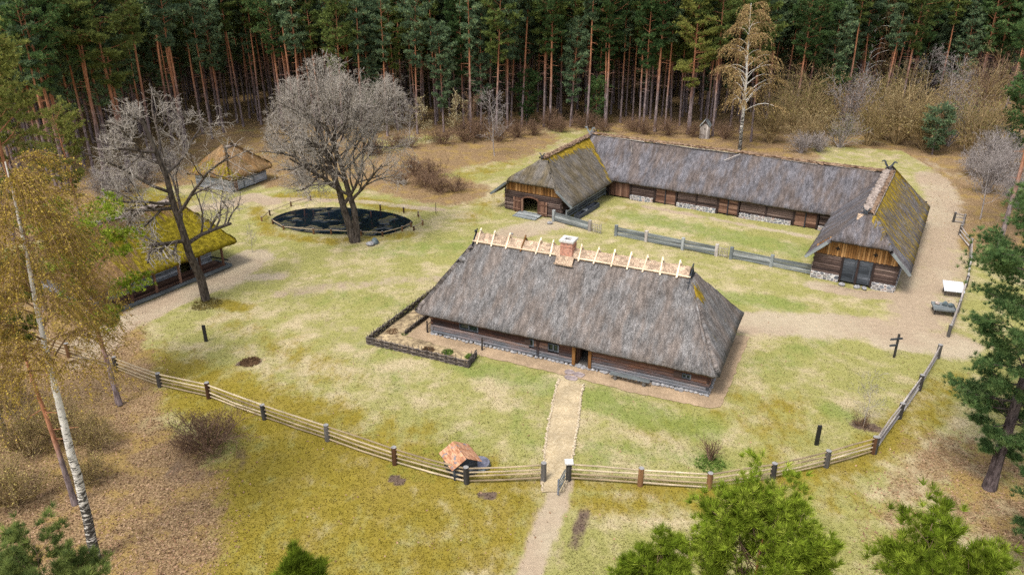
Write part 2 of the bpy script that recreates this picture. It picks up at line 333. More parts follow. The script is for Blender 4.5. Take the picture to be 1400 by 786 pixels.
class MB:
    """collects bars, boxes and rods of one part, with uv along the grain and a tone per piece"""
    def __init__(s, seed=0): s.v = []; s.f = []; s.uv = []; s.r = []; s.mi = []; s.rng = random.Random(seed)
    def poly(s, pts, uvs=None, tone=None, mi=0):
        b = len(s.v); s.v += [tuple(p) for p in pts]; t = s.rng.random() if tone is None else tone
        s.r += [t] * len(pts); s.f.append(tuple(range(b, b + len(pts)))); s.mi.append(mi)
        s.uv += uvs or [(p[0], p[1]) for p in pts]
    def bar(s, p0, p1, w, h, up=(0, 0, 1), tone=None, ch=0., mi=0, w1=None, h1=None):
        p0, p1, up = Vector(p0), Vector(p1), Vector(up); d = (p1 - p0); L = d.length
        if L < 1e-5: return
        d /= L; a = d.cross(up)
        if a.length < 1e-4: a = d.cross(Vector((0, 1, 0)))
        a.normalize(); b = a.cross(d).normalized()
        t = s.rng.random() if tone is None else tone; v0 = s.rng.random() * 40; u0 = s.rng.random() * 20
        def ring(p, w, h):
            x, y = w / 2, h / 2
            if ch: c = min(x, y) * ch; pr = [(-x + c, -y), (x - c, -y), (x, -y + c), (x, y - c), (x - c, y), (-x + c, y), (-x, y - c), (-x, -y + c)]
            else: pr = [(-x, -y), (x, -y), (x, y), (-x, y)]
            return [p + a * i + b * j for i, j in pr]
        A = ring(p0, w, h); B = ring(p1, w1 or w, h1 or h); n = len(A); o = len(s.v)
        s.v += [tuple(q) for q in A + B]; s.r += [t] * (2 * n)
        per = [0]
        for i in range(n): per.append(per[-1] + (A[(i + 1) % n] - A[i]).length)
        for i in range(n):
            j = (i + 1) % n; s.f.append((o + j, o + i, o + n + i, o + n + j)); s.mi.append(mi)
            s.uv += [(u0, v0 + per[i + 1]), (u0, v0 + per[i]), (u0 + L, v0 + per[i]), (u0 + L, v0 + per[i + 1])]
        s.f.append(tuple(o + i for i in range(n))); s.uv += [(u0 + A[i].dot(a) * 1, v0 + A[i].dot(b)) for i in range(n)]; s.mi.append(mi)
        s.f.append(tuple(o + n + i for i in reversed(range(n)))); s.uv += [(u0 + B[i].dot(a), v0 + B[i].dot(b)) for i in reversed(range(n))]; s.mi.append(mi)
    def box(s, x0, x1, y0, y1, z0, z1, **k):
        if x1 - x0 >= y1 - y0: s.bar((x0, (y0 + y1) / 2, (z0 + z1) / 2), (x1, (y0 + y1) / 2, (z0 + z1) / 2), y1 - y0, z1 - z0, **k)
        else: s.bar(((x0 + x1) / 2, y0, (z0 + z1) / 2), ((x0 + x1) / 2, y1, (z0 + z1) / 2), x1 - x0, z1 - z0, **k)
    def rod(s, p0, p1, r0, r1=None, n=8, tone=None, mi=0, capmi=None):
        r1 = r0 if r1 is None else r1; p0, p1 = Vector(p0), Vector(p1); d = p1 - p0; L = d.length; d /= L
        a = d.cross(Vector((0, 0, 1)) if abs(d.z) < .9 else Vector((1, 0, 0))).normalized(); b = a.cross(d)
        t = s.rng.random() if tone is None else tone; v0 = s.rng.random() * 40; o = len(s.v)
        for p, r in ((p0, r0), (p1, r1)):
            for i in range(n): th = i * 2 * math.pi / n; s.v.append(tuple(p + (a * math.cos(th) + b * math.sin(th)) * r)); s.r.append(t)
        for i in range(n):
            j = (i + 1) % n; s.f.append((o + j, o + i, o + n + i, o + n + j)); s.mi.append(mi)
            vi, vj = v0 + i * .785 * r0, v0 + (i + 1) * .785 * r0; s.uv += [(0, vj), (0, vi), (L, vi), (L, vj)]
        for k, ring in enumerate((range(n), reversed(range(n)))):
            s.f.append(tuple(o + k * n + i for i in ring)); s.mi.append(capmi if (capmi is not None and k) else mi); s.uv += [(.1, .1)] * n
    def path_rod(s, pts, r, n=6, tone=None):
        t = s.rng.random() if tone is None else tone
        for a, b in zip(pts[:-1], pts[1:]): s.rod(a, b, r, r, n, t)
    def build(s, name, mats, parent=None, loc=None, rz=0., smooth=False):
        me = bpy.data.meshes.new(name); me.from_pydata(s.v, [], s.f)
        uvl = me.uv_layers.new(name='UVMap'); uvl.data.foreach_set('uv', np.array(s.uv, np.float32).ravel())
        me.polygons.foreach_set('material_index', np.array(s.mi, np.int32))
        a = me.attributes.new('rnd', 'FLOAT', 'POINT'); a.data.foreach_set('value', np.array(s.r, np.float32))
        for m in (mats if isinstance(mats, (list, tuple)) else [mats]): me.materials.append(m)
        return link(name, me, parent, loc, rz)

def link(name, me, parent=None, loc=None, rz=0., scale=None):
    o = bpy.data.objects.new(name, me); COL.objects.link(o)
    if parent is not None: o.parent = parent
    if loc is not None: o.location = loc
    o.rotation_euler = (0, 0, rz)
    if scale is not None: o.scale = scale if hasattr(scale, '__len__') else (scale,) * 3
    return o
def tag(o, label, cat, group=None, kind=None):
    o['label'] = label; o['category'] = cat
    if group: o['group'] = group
    if kind: o['kind'] = kind
    return o
def thing(name, label, cat, loc=(0, 0, 0), rz=0., group=None):
    return tag(link(name, None, None, loc, rz), label, cat, group)
def struct(o, label=None, kind='structure', cat=None):
    o['kind'] = kind
    if label: o['label'] = label
    if cat: o['category'] = cat
    return o
def copy_tree(root, loc, rz, scale=1., label=None, group=None):
    r = root.copy(); COL.objects.link(r); r.location = loc; r.rotation_euler = (0, 0, rz); r.scale = (scale,) * 3
    if label: r['label'] = label
    if group: r['group'] = group
    for ch in root.children:
        c = ch.copy(); COL.objects.link(c); c.parent = r
    return r

# ------------------------------------------------------------------ ground
def poly_dist(x, y, pts):
    d = np.full(x.shape, 1e9)
    for (ax, ay), (bx, by) in zip(pts[:-1], pts[1:]):
        vx, vy = bx - ax, by - ay; L = max(vx * vx + vy * vy, 1e-9)
        t = np.clip(((x - ax) * vx + (y - ay) * vy) / L, 0, 1)
        d = np.minimum(d, np.hypot(x - ax - t * vx, y - ay - t * vy))
    return d
def S(pts, width, soft, amt=1.): return ([tuple(G(*p)[:2]) for p in pts], width, soft, amt)
STROKES = {
 'dirt': [S([(1010, 440), (1060, 442), (1110, 444), (1170, 446), (1230, 458), (1290, 472)], .9, 3.0, .95), S([(1215, 462), (1300, 470)], 1.0, 2.6),
          S([(1250, 440), (1258, 400), (1275, 340), (1288, 300), (1290, 270), (1270, 240)], 1.0, 2.8, .85), S([(1270, 430), (1300, 350)], .8, 3.0, .7),
          S([(1115, 390), (1170, 402), (1232, 404)], .5, 1.3, .85), S([(700, 318), (730, 312), (752, 306)], .8, 3.2, .82), S([(655, 350), (700, 325)], .2, 2.5, .5),
          S([(130, 462), (190, 432), (240, 408), (300, 384)], .9, 1.8, .95), S([(300, 384), (330, 360), (345, 352)], 1.3, 2.4, .9), S([(300, 382), (380, 378)], .2, 1.8, .75),
          S([(272, 285), (320, 278), (345, 268), (370, 276)], .7, 1.6, .9), S([(366, 272), (430, 273), (520, 278), (600, 287)], .4, .9, .7),
          S([(380, 402), (450, 393), (530, 384), (600, 380)], .15, 2.2, .55), S([(620, 420), (590, 395), (640, 360)], .1, 1.6, .4),
          S([(768, 660), (757, 700), (740, 735), (722, 786), (705, 840)], .32, .8, 1.), S([(757, 690), (735, 760)], .4, 1.8, .45),
          S([(880, 282), (1000, 304), (1105, 324)], .3, .7, .7), S([(112, 495), (150, 470)], .5, 1.5, .8), S([(720, 220), (790, 195), (820, 185)], .5, 2.5, .45), S([(1110, 212), (1180, 214), (1250, 222), (1290, 240)], 2.0, 4.5, .42), S([(420, 440), (480, 460)], .5, 4.5, .3)],
 'litter': [S([(60, 620), (150, 640), (205, 690), (190, 760), (160, 800)], 2.6, 3.4), S([(150, 570), (200, 600), (250, 640)], .8, 2.6, .85), S([(0, 560), (60, 700), (80, 800)], 6, 3),
            S([(560, 225), (610, 210), (660, 205), (700, 190)], 5.0, 6), S([(420, 225), (500, 235), (560, 250), (610, 262)], 3.5, 4.5), S([(230, 240), (330, 225), (400, 240)], 4, 4), S([(330, 195), (380, 190), (440, 205)], 6, 6, .95),
            S([(1330, 200), (1340, 260), (1345, 310), (1400, 350)], 3.5, 4.5), S([(1040, 205), (1090, 212)], 2.5, 2), S([(1150, 196), (1240, 202)], 1, 3), S([(1240, 650), (1225, 700), (1240, 780)], .3, 3.0, .52), S([(1345, 650), (1420, 720)], 2.5, 4, .75),
            S([(880, 178), (1000, 195), (1060, 205)], 4, 4), S([(0, 380), (50, 480), (50, 580)], 6, 4), S([(0, 300), (120, 240), (230, 225)], 8, 6, .9)],
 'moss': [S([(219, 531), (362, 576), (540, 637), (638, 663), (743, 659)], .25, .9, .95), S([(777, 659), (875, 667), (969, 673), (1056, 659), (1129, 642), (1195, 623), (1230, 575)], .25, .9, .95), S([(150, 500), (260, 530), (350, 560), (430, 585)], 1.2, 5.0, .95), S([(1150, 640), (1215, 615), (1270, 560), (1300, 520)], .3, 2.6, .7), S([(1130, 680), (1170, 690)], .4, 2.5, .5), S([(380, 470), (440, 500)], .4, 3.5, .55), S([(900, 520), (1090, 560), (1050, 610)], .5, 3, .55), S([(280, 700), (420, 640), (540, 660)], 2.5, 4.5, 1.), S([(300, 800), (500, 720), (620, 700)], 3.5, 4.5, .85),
          S([(640, 690), (700, 690)], .8, 2.2, .8), S([(800, 685), (900, 688), (1000, 690), (1120, 655)], .2, 2.4, .7), S([(1210, 610), (1270, 560)], .5, 2.5, .8), S([(640, 240), (700, 220), (740, 210)], 1, 3, .6),
          S([(470, 590), (560, 600), (640, 640)], .6, 4, .6), S([(380, 270), (430, 265), (560, 285)], .6, 2.2, .85), S([(350, 285), (370, 320), (450, 330), (560, 322)], .3, 1.6, .8),
          S([(340, 540), (430, 560)], .8, 4, .6), S([(320, 440), (460, 520)], .2, 5, .4), S([(160, 270), (220, 280)], 2, 4, .9), S([(900, 590), (1000, 560), (1060, 580)], .4, 4, .5), S([(870, 285), (820, 300)], .3, 3, .4),
          S([(300, 415), (330, 420)], .4, 1.4, .9), S([(680, 270), (640, 300)], .3, 4, .5)],
 'green': [S([(640, 500), (700, 515), (750, 528)], .4, 2.2, 1.), S([(815, 545), (870, 565), (960, 585)], .5, 2.8, 1.), S([(830, 620), (960, 625)], .5, 3, .7), S([(985, 405), (1035, 410), (1080, 418)], .6, 2.0, 1.),
           S([(860, 295), (940, 310), (1050, 335), (1100, 345)], .8, 3.2, .95), S([(420, 400), (560, 420)], .5, 3.5, .55), S([(520, 345), (640, 335)], .5, 4, .7), S([(560, 640), (640, 600)], .4, 3, .6),
           S([(1135, 560), (1160, 572)], .3, 1.8, .9), S([(955, 632), (990, 638)], .2, .8, 1.), S([(730, 600), (730, 560)], .5, 3, .6), S([(500, 470), (560, 520)], .5, 4, .5), S([(1040, 500), (1120, 470)], .5, 3, .6)],
 'soil': [S([(1102, 383), (1160, 396), (1200, 402)], .25, .8, .45), S([(330, 497), (353, 495)], .35, .45, .7), S([(540, 655), (546, 658)], .25, .5, .8), S([(660, 676), (672, 678)], .2, .5, .8), S([(798, 700), (786, 745)], .15, .8, .65), S([(1172, 582), (1196, 586)], .3, .7, .8),
          S([(255, 640), (310, 630)], 1.0, 2., .5)],
}
EDGE = [tuple(G(*p)[:2]) for p in [(-500, 250), (0, 330), (100, 260), (200, 235), (330, 180), (450, 200), (560, 190), (680, 190), (750, 180), (900, 186), (1000, 196), (1080, 212), (1180, 196), (1250, 200), (1312, 238), (1345, 300), (1460, 330)]]
EX = np.array([p[0] for p in EDGE]); EY = np.array([p[1] for p in EDGE])
def masks(x, y):
    out = {}
    for k, ss in STROKES.items():
        m = np.zeros(x.shape)
        for pts, wd, soft, amt in ss:
            v = 1 - np.clip((poly_dist(x, y, pts) - wd) / soft, 0, 1); m = np.maximum(m, amt * v * v * (3 - 2 * v))
        out[k] = m
    edge = np.interp(x, EX, EY)
    out['litter'] = np.maximum(out['litter'], np.clip((y - edge + 3) / 8, 0, 1))
    return out
POND_C = [(372, 300), (385, 291), (420, 283), (470, 282), (520, 287), (550, 294), (563, 303), (548, 313), (515, 319), (470, 318), (420, 315), (385, 308)]
pond_w = np.array([tuple(G(*p)[:2]) for p in POND_C])
def smooth_loop(P, n=8):
    P = np.asarray(P); N = len(P); out = []
    for i in range(N):
        p0, p1, p2, p3 = P[i - 1], P[i], P[(i + 1) % N], P[(i + 2) % N]
        for t in np.arange(n) / n: out.append(.5 * ((2 * p1) + (-p0 + p2) * t + (2 * p0 - 5 * p1 + 4 * p2 - p3) * t * t + (-p0 + 3 * p1 - 3 * p2 + p3) * t ** 3))
    return np.array(out)
pond_l = smooth_loop(pond_w)
def inside(x, y, P):
    r = np.zeros(x.shape, bool); j = len(P) - 1
    for i in range(len(P)):
        (xi, yi), (xj, yj) = P[i], P[j]
        c = ((yi > y) != (yj > y)) & (x < (xj - xi) * (y - yi) / (yj - yi + 1e-12) + xi); r ^= c; j = i
    return r
def height(x, y):
    z = .05 * np.sin(x * .31 + 1) * np.cos(y * .27) + .035 * np.sin(x * .83 + y * .6) + .02 * np.sin(1.9 * x - 1.3 * y)
    cl = [tuple(p) for p in pond_l] + [tuple(pond_l[0])]
    d = poly_dist(x, y, cl); ins = inside(x, y, pond_l)
    near = np.clip(1 - d / 1.4, 0, 1)
    z = np.where(ins, -.25 - np.clip(d, 0, 1.5) * .8, z - .22 * near ** 2)
    return z
def height1(x, y): return float(height(np.array([x]), np.array([y]))[0])
def axis(lo, hi, st, far):
    a = np.arange(lo, hi + 1e-6, st); k = st * 1.35 ** np.arange(1, 40); e = np.cumsum(k); e = e[e < far]
    return np.concatenate([lo - e[::-1], a, hi + e])
gx, gy = axis(-62, 72, .42, 1800), axis(18, 150, .42, 1800)
X, Y = np.meshgrid(gx, gy); xs, ys = X.ravel(), Y.ravel()
nx, ny = len(gx), len(gy)
zz = np.where((np.abs(xs) < 130) & (ys > 0) & (ys < 220), height(xs, ys), 0.)
idx = np.arange(nx * ny).reshape(ny, nx)
gf = np.stack([idx[:-1, :-1], idx[:-1, 1:], idx[1:, 1:], idx[1:, :-1]], -1).reshape(-1, 4)
gme = np_mesh('ground', [(np.stack([xs, ys, zz], 1), gf, 0, np.full(len(xs), .5))], [M['ground']])
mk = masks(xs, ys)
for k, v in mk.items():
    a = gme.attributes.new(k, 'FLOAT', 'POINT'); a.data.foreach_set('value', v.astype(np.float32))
gme.polygons.foreach_set('use_smooth', np.ones(len(gf), bool))
struct(link('ground', gme), 'dry spring lawn with moss, dirt tracks and leaf litter')

rg = np.random.default_rng(5)
# building footprints, kept free of grass
RECTS = []   # filled: (ox,oy,ang,x0,x1,y0,y1)
def in_rects(x, y):
    r = np.zeros(x.shape, bool)
    for ox, oy, a, x0, x1, y0, y1 in RECTS:
        c, s = math.cos(a), math.sin(a); lx = (x - ox) * c + (y - oy) * s; ly = -(x - ox) * s + (y - oy) * c
        r |= (lx > x0) & (lx < x1) & (ly > y0) & (ly < y1)
    return r
HOUSE = (-6.58, 56.69, math.radians(-24.6)); LB = (-.71, 89.24, math.radians(-30.5)); RB = (35.52, 65.18, math.radians(59.5)); LS = (-35.34, 59.81, math.radians(58.2)); HUT = (-36.2, 95.75, math.radians(65))
RECTS += [(*HOUSE, -1.7, 24, -1.7, 11), (*LB, -.3, 43.5, 11, 19.5), (*LB, -.2, 7.8, -.2, 19), (*RB, -.2, 22, -.2, 7.4), (*LS, -.5, 13.5, -.3, 11), (*HUT, 0, 7, 0, 6), (*HOUSE, -4.2, 5.3, -3.8, 0)]
PATH_L = [(764, 520), (757, 545), (750, 580), (745, 615), (742, 650), (741, 672)]
PATH_R = [(798, 527), (794, 545), (790, 580), (784, 615), (778, 650), (770, 672)]
path_poly = [tuple(G(*p)[:2]) for p in PATH_L] + [tuple(G(*p)[:2]) for p in reversed(PATH_R)]

# grass tufts: one uncountable cover, coloured by the same ground material
N = 190000
v_ = rg.uniform(0, 1, N); py = 150 + (830 - 150) * v_; px = rg.uniform(-40, 1440, N)
xx = (px - 700) / FPX; yy = -(py - 393) / FPX; tt = -CAMH / (-ST + yy * CT); tx, ty = xx * tt, (CT + yy * ST) * tt
tm = masks(tx, ty)
keep = ~in_rects(tx, ty) & ~inside(tx, ty, np.array(path_poly)) & ~inside(tx, ty, pond_l) & (ty < 128) & (ty > 20) & (rg.uniform(0, 1, N) > tm['dirt'] * 1.15) & (rg.uniform(0, 1, N) > tm['litter'] * .75)
tx, ty = tx[keep], ty[keep]; cen = np.stack([tx, ty, height(tx, ty) - .01], 1)
dr = np.tile(np.array([[0, 0, 1.]]), (len(cen), 1)) + rg.normal(0, .35, (len(cen), 3))
gv, gfc, gr = blades(cen, dr, 3, .085, .04, .6, rg)
grm = np_mesh('grass', [(gv, gfc, 0, gr)], [M['ground']])
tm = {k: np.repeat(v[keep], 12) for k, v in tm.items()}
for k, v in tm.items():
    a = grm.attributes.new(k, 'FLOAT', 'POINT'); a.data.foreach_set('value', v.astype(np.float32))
tag(link('grass', grm), 'short dry yellow green grass across the farmstead lawn', 'grass', kind='stuff')
# fallen leaves
N = 90000
py = 150 + 680 * rg.uniform(0, 1, N); px = rg.uniform(-40, 1440, N)
xx = (px - 700) / FPX; yy = -(py - 393) / FPX; tt = -CAMH / (-ST + yy * CT); tx, ty = xx * tt, (CT + yy * ST) * tt
lm = masks(tx, ty)['litter']; keep = (rg.uniform(0, 1, N) < lm * .8 + .015) & ~in_rects(tx, ty) & ~inside(tx, ty, np.array(path_poly)) & ~inside(tx, ty, pond_l) & (ty < 150)
tx, ty = tx[keep], ty[keep]
fv, ff, fr_ = flakes(np.stack([tx, ty, height(tx, ty) + .03], 1), .075, rg, 1.5)
tag(link('fallen_leaves', np_mesh('fallen_leaves', [(fv, ff, 0, fr_)], [M['leaf_litter']])), 'brown fallen leaves strewn under the trees', 'fallen leaves', kind='stuff')

def sheet(name, pts, mat, z, jit=.06, kind=True, label=None):
    """thin ground sheet over a smoothed outline with a ragged edge"""
    P = np.array(pts); out = []; r = np.random.default_rng(len(P))
    for a, b in zip(P, np.roll(P, -1, 0)):
        n = max(2, int(np.hypot(*(b - a)) / .35))
        for t in np.arange(n) / n: q = a + (b - a) * t; out.append((q[0] + r.normal(0, jit), q[1] + r.normal(0, jit)))
    bm = bmesh.new(); vs = [bm.verts.new((x, y, 0)) for x, y in out]; f = bm.faces.new(vs)
    bmesh.ops.triangulate(bm, faces=[f])
    for k in range(2): bmesh.ops.subdivide_edges(bm, edges=[e for e in bm.edges if e.calc_length() > .8], cuts=1, use_grid_fill=True); bmesh.ops.triangulate(bm, faces=bm.faces[:])
    c = np.array([v.co[:] for v in bm.verts]); h = np.maximum(height(c[:, 0], c[:, 1]), -.2) + z
    for v, hh in zip(bm.verts, h): v.co.z = hh
    for f in bm.faces:
        if f.normal.z < 0: f.normal_flip()
    me = bpy.data.meshes.new(name); bm.to_mesh(me); bm.free(); me.materials.append(mat)
    o = link(name, me)
    if kind: struct(o, label)
    return o
def loc2w(fr, x, y):
    c, s = math.cos(fr[2]), math.sin(fr[2]); return (fr[0] + x * c - y * s, fr[1] + x * s + y * c)
sheet('path', path_poly, M['sand'], .055, .05, label='pale sandy path from the gate to the house door')
sheet('clay_apron', [loc2w(HOUSE, *p) for p in [(-2.0, .3), (-1.6, -1.5), (5, -1.55), (12, -1.75), (14.3, -1.8), (23.2, -1.6), (23.9, -1.1), (24.1, 10.5), (-1.6, 10.8)]], M['apron'], .045, .05, label='packed clay apron around the log house')
sheet('garden_bed', [loc2w(HOUSE, *p) for p in [(-3.9, 7.5), (-3.95, -3.6), (5.1, -3.6), (4.95, -1.6), (-1.65, -1.5), (-1.9, 3)]], M['bed'], .05, .03, label='bare soil of the kitchen garden inside the wattle fence')
wl = pond_l + (pond_l - pond_l.mean(0)) * .012
wb = MB(); wb.poly([(x, y, -.17) for x, y in wl]); struct(wb.build('pond_water', M['water']), 'dark still pond water')

def pebble(bm_parts, p, r, rng_, flat=.7):
    bm = bmesh.new(); bmesh.ops.create_icosphere(bm, subdivisions=2, radius=1)
    ph = [rng_.uniform(0, 6) for _ in range(6)]; s = (r * rng_.uniform(.8, 1.3), r * rng_.uniform(.8, 1.2), r * flat * rng_.uniform(.8, 1.1)); a = rng_.uniform(0, 6)
    V = []
    for v in bm.verts:
        k = 1 + .13 * math.sin(2.3 * v.co.x + ph[0]) + .12 * math.sin(2.9 * v.co.y + ph[1]) + .1 * math.sin(3.1 * v.co.z + ph[2])
        x, y, z = v.co.x * s[0] * k, v.co.y * s[1] * k, v.co.z * s[2] * k
        V.append((p[0] + x * math.cos(a) - y * math.sin(a), p[1] + x * math.sin(a) + y * math.cos(a), p[2] + z))
    F_ = [[v.index for v in f.verts] for f in bm.faces]; bm.free()
    bm_parts.append((np.array(V), np.array(F_), 0, np.full(len(V), rng_.random())))
R0 = random.Random(3)
def along(pts, step):
    out = []
    for a, b in zip(pts[:-1], pts[1:]):
        a, b = Vector(a), Vector(b); n = max(1, int((b - a).length / step))
        for i in range(n): out.append(a.lerp(b, i / n))
    return out
for side, lab in ((PATH_L, 'left'), (PATH_R, 'right')):
    parts = []
    for q in along([G(*p) for p in side], .17): pebble(parts, (q.x + R0.gauss(0, .03), q.y, height1(q.x, q.y) + .06), R0.uniform(.07, .11), R0, .8)
    tag(link('stone_edging', np_mesh('stone_edging', parts, [M['stone_pale']])), 'row of small pale stones edging the %s side of the sandy path' % lab, 'stone edging', kind='stuff')

# ------------------------------------------------------------------ buildings
def log_wall(mb, p0, p1, z0, z1, th=.2, lh=.27, openings=(), cross=.0):
    """horizontal logs between two corners; openings: (s0,s1,za,zb) along the wall"""
    p0, p1 = Vector((*p0, 0)), Vector((*p1, 0)); d = p1 - p0; L = d.length; d /= L
    n = max(1, round((z1 - z0) / lh)); h = (z1 - z0) / n
    for i in range(n):
        za, zb = z0 + i * h, z0 + (i + 1) * h; ext = cross if i % 2 else cross * .6; cuts = [(-ext, L + ext)]
        for s0, s1, oa, ob in openings:
            if ob > za + .03 and oa < zb - .03:
                nc = []
                for a, b in cuts:
                    if s0 > a and s1 < b: nc += [(a, s0), (s1, b)]
                    elif s0 <= a < s1 < b: nc.append((s1, b))
                    elif a < s0 < b <= s1: nc.append((a, s0))
                    elif s0 <= a and s1 >= b: pass
                    else: nc.append((a, b))
                cuts = nc
        for a, b in cuts:
            q = mb.rng.uniform(-.012, .012); zc = (za + zb) / 2; nrm = Vector((-d.y, d.x, 0))
            A, B = p0 + d * a + nrm * q, p0 + d * b + nrm * q; A.z = B.z = zc
            mb.bar(A, B, th * mb.rng.uniform(.92, 1.08), h * .985, ch=.55)

def roof_mesh(x0, x1, y0, y1, ze, zr, L, R, thick=.3, mossf=None, sag=.05, seed=0, bev=.35):
    """L, R: (ridge x, half-hip eave z or None, gablet z).  ridge along x"""
    yc = (y0 + y1) / 2; sl = (zr - ze) / (yc - y0)
    def yof(z): return yc - (zr - z) / sl
    def side(xe, xr, zh, zg):
        a = [(xe, y0, ze)]
        if zh: a.append((xe, yof(zh), zh))
        if zg < zr - .01: a.append((xr, yof(zg), zg))
        a.append((xr, yc, zr)); return a
    A, B = side(x0, *L), side(x1, *R)
    mir = lambda p: (p[0], 2 * yc - p[1], p[2])
    polys = [A[:1] + B[:1] + B[1:] + A[1:][::-1]]
    polys.append([mir(p) for p in polys[0]][::-1])
    for E_, (xr, zh, zg), flip in ((A, L, 1), (B, R, 0)):
        pts = E_[:]
        if zh: pts = pts[1:]
        if zg < zr - .01: f = pts[:-1]; hp = f + [mir(p) for p in f[::-1]]
        else: hp = pts + [mir(p) for p in pts[:-1][::-1]]
        polys.append(hp[::-1] if flip else hp)
    bm = bmesh.new(); vm = {}
    for pl in polys:
        vs = []
        for p in pl:
            k = tuple(round(c, 4) for c in p)
            if k not in vm: vm[k] = bm.verts.new(p)
            if vm[k] not in vs: vs.append(vm[k])
        bm.faces.new(vs)
    bm.normal_update()
    hips = [e for e in bm.edges if len(e.link_faces) == 2 and e.calc_face_angle(0) > .2]
    bmesh.ops.bevel(bm, geom=hips, offset=bev, segments=4, profile=.5, affect='EDGES', clamp_overlap=True)
    for ax, lo, hi, st in ((0, x0, x1, .45), (1, y0, y1, .45)):
        for c in np.arange(lo + st, hi, st):
            nrm = (1, 0, 0) if ax == 0 else (0, 1, 0); co = (c, 0, 0) if ax == 0 else (0, c, 0)
            bmesh.ops.bisect_plane(bm, geom=bm.verts[:] + bm.edges[:] + bm.faces[:], plane_co=co, plane_no=nrm)
    bm.normal_update()
    if bm.faces and sum(f.normal.z for f in bm.faces) < 0: bmesh.ops.reverse_faces(bm, faces=bm.faces[:])
    bm.normal_update()
    from mathutils import noise
    uvl = bm.loops.layers.uv.new('UVMap')
    for f in bm.faces:
        n = f.normal; h = Vector((n.y, -n.x, 0))
        h = h.normalized() if h.length > .05 else Vector((1, 0, 0)); s_ = h.cross(n)
        for lp in f.loops: lp[uvl].uv = (lp.vert.co.dot(h) + seed * 7, lp.vert.co.dot(s_))
        f.smooth = True
    moss = []
    for v in bm.verts:
        p = v.co + Vector((seed * 13, 0, 0)); e = .55 if v.is_boundary else 1.
        q = noise.noise(p * .22) * sag * 2.2 + noise.noise(p * .9) * sag * .8 + noise.noise(p * 2.6) * sag * .5
        moss.append(mossf(v.co, v.normal) if mossf else 0.)
        v.co += v.normal * q * e
        if v.is_boundary: v.co.z += noise.noise(p * 1.7) * .07 + noise.noise(p * 5) * .03
    me = bpy.data.meshes.new('thatch'); bm.to_mesh(me); bm.free()
    a = me.attributes.new('moss', 'FLOAT', 'POINT'); a.data.foreach_set('value', np.array(moss, np.float32))
    return me
def add_roof(name, parent, mat, thick=.3, **k):
    me = roof_mesh(thick=thick, **k); me.materials.append(mat); o = link(name, me, parent)
    m = o.modifiers.new('thickness', 'SOLIDIFY'); m.thickness = thick; m.offset = -1; m.use_even_offset = False
    return o
def ridge_roll(name, parent, mat, pts, r, seed=0, n=9, amp=.35, flat=.6):
    """lumpy covering laid along a ridge line"""
    rr = random.Random(seed); P = along(pts, .22) + [Vector(pts[-1])]; V = []; F_ = []
    for i, p in enumerate(P):
        d = (P[min(i + 1, len(P) - 1)] - P[max(i - 1, 0)]).normalized(); s_ = d.cross(Vector((0, 0, 1))).normalized()
        for k in range(n):
            th = math.pi * (-.12 + 1.24 * k / (n - 1)); rad = r * (1 + rr.uniform(-amp, amp))
            V.append(p + s_ * math.cos(th) * rad + Vector((0, 0, 1)) * math.sin(th) * rad * flat)
    for i in range(len(P) - 1):
        for k in range(n - 1): a = i * n + k; F_.append((a, a + n, a + n + 1, a + 1))
    me = bpy.data.meshes.new(name); me.from_pydata([tuple(v) for v in V], [], F_); me.materials.append(mat)
    uvl = me.uv_layers.new(name='UVMap')
    for lp in me.loops: v = V[lp.vertex_index]; uvl.data[lp.index].uv = (v.x + v.y, v.z * 2 + (v.x - v.y) * .3)
    me.attributes.new('moss', 'FLOAT', 'POINT')
    return link(name, me, parent)
def finial(name, parent, p, xdir, size, mat, seed=0):
    """pair of crossed carved boards, curving outwards like horse heads"""
    mb = MB(seed); p = Vector(p)
    for s in (-1, 1):
        pr = Vector((-.25 * s * size, 0, -.25 * size)); cur = p + Vector((0, pr.x, pr.z)) if xdir else p + pr
        pts = [(-.25, -.25), (.12, .15), (.38, .5), (.42, .72), (.62, .8), (.78, .66)]
        q = [p + (Vector((0.03 * s, s * a * size, b * size)) if xdir else Vector((s * a * size, 0.03 * s, b * size))) for a, b in pts]
        for i, (a, b) in enumerate(zip(q[:-1], q[1:])): mb.bar(a, b, .07, .2 * size * (1, 1, .95, .9, .6)[i], up=(1, 0, 0) if not xdir else (0, 1, 0), tone=.5)
    return mb.build(name, mat, parent)

# ---- dwelling house
hs_ = thing('farmhouse', 'long log farmhouse with grey thatched hip roof and a red brick chimney', 'house', (HOUSE[0], HOUSE[1], 0), HOUSE[2])
HL, HD, HE = 22.7, 9.5, 2.25
DOOR = (12.45, 13.85, .3, 1.95); WINS = [(2.6, 4.3, 1.15, 1.75), (8.75, 9.15, .95, 1.6), (10.35, 11.25, .95, 1.6), (20.8, 21.45, 1.1, 1.5)]
mb = MB(1)
log_wall(mb, (0, 0), (HL, 0), .22, HE, .22, .25, [DOOR] + WINS, .16)
log_wall(mb, (0, HD), (HL, HD), .22, HE, .22, .25, [], .16)
log_wall(mb, (0, 0), (0, HD), .28, HE + .1, .22, .25, [], .16); log_wall(mb, (HL, 0), (HL, HD), .28, HE + .1, .22, .25, [], .16)
mb.bar((9.5, -.06, .22), (9.5, -.06, HE), .2, .2, up=(0, 1, 0), tone=.1)
mb.build('wall', M['log_house'], hs_)
parts = []
for a, b in (((0, 0), (HL, 0)), ((HL, 0), (HL, HD)), ((0, 0), (0, HD))):
    for q in along([(*a, 0), (*b, 0)], .36): pebble(parts, (q.x + R0.gauss(0, .03), q.y - .03 + R0.gauss(0, .02), .1), R0.uniform(.15, .22), R0, .75)
link('foundation', np_mesh('foundation', parts, [M['stone']]), hs_)
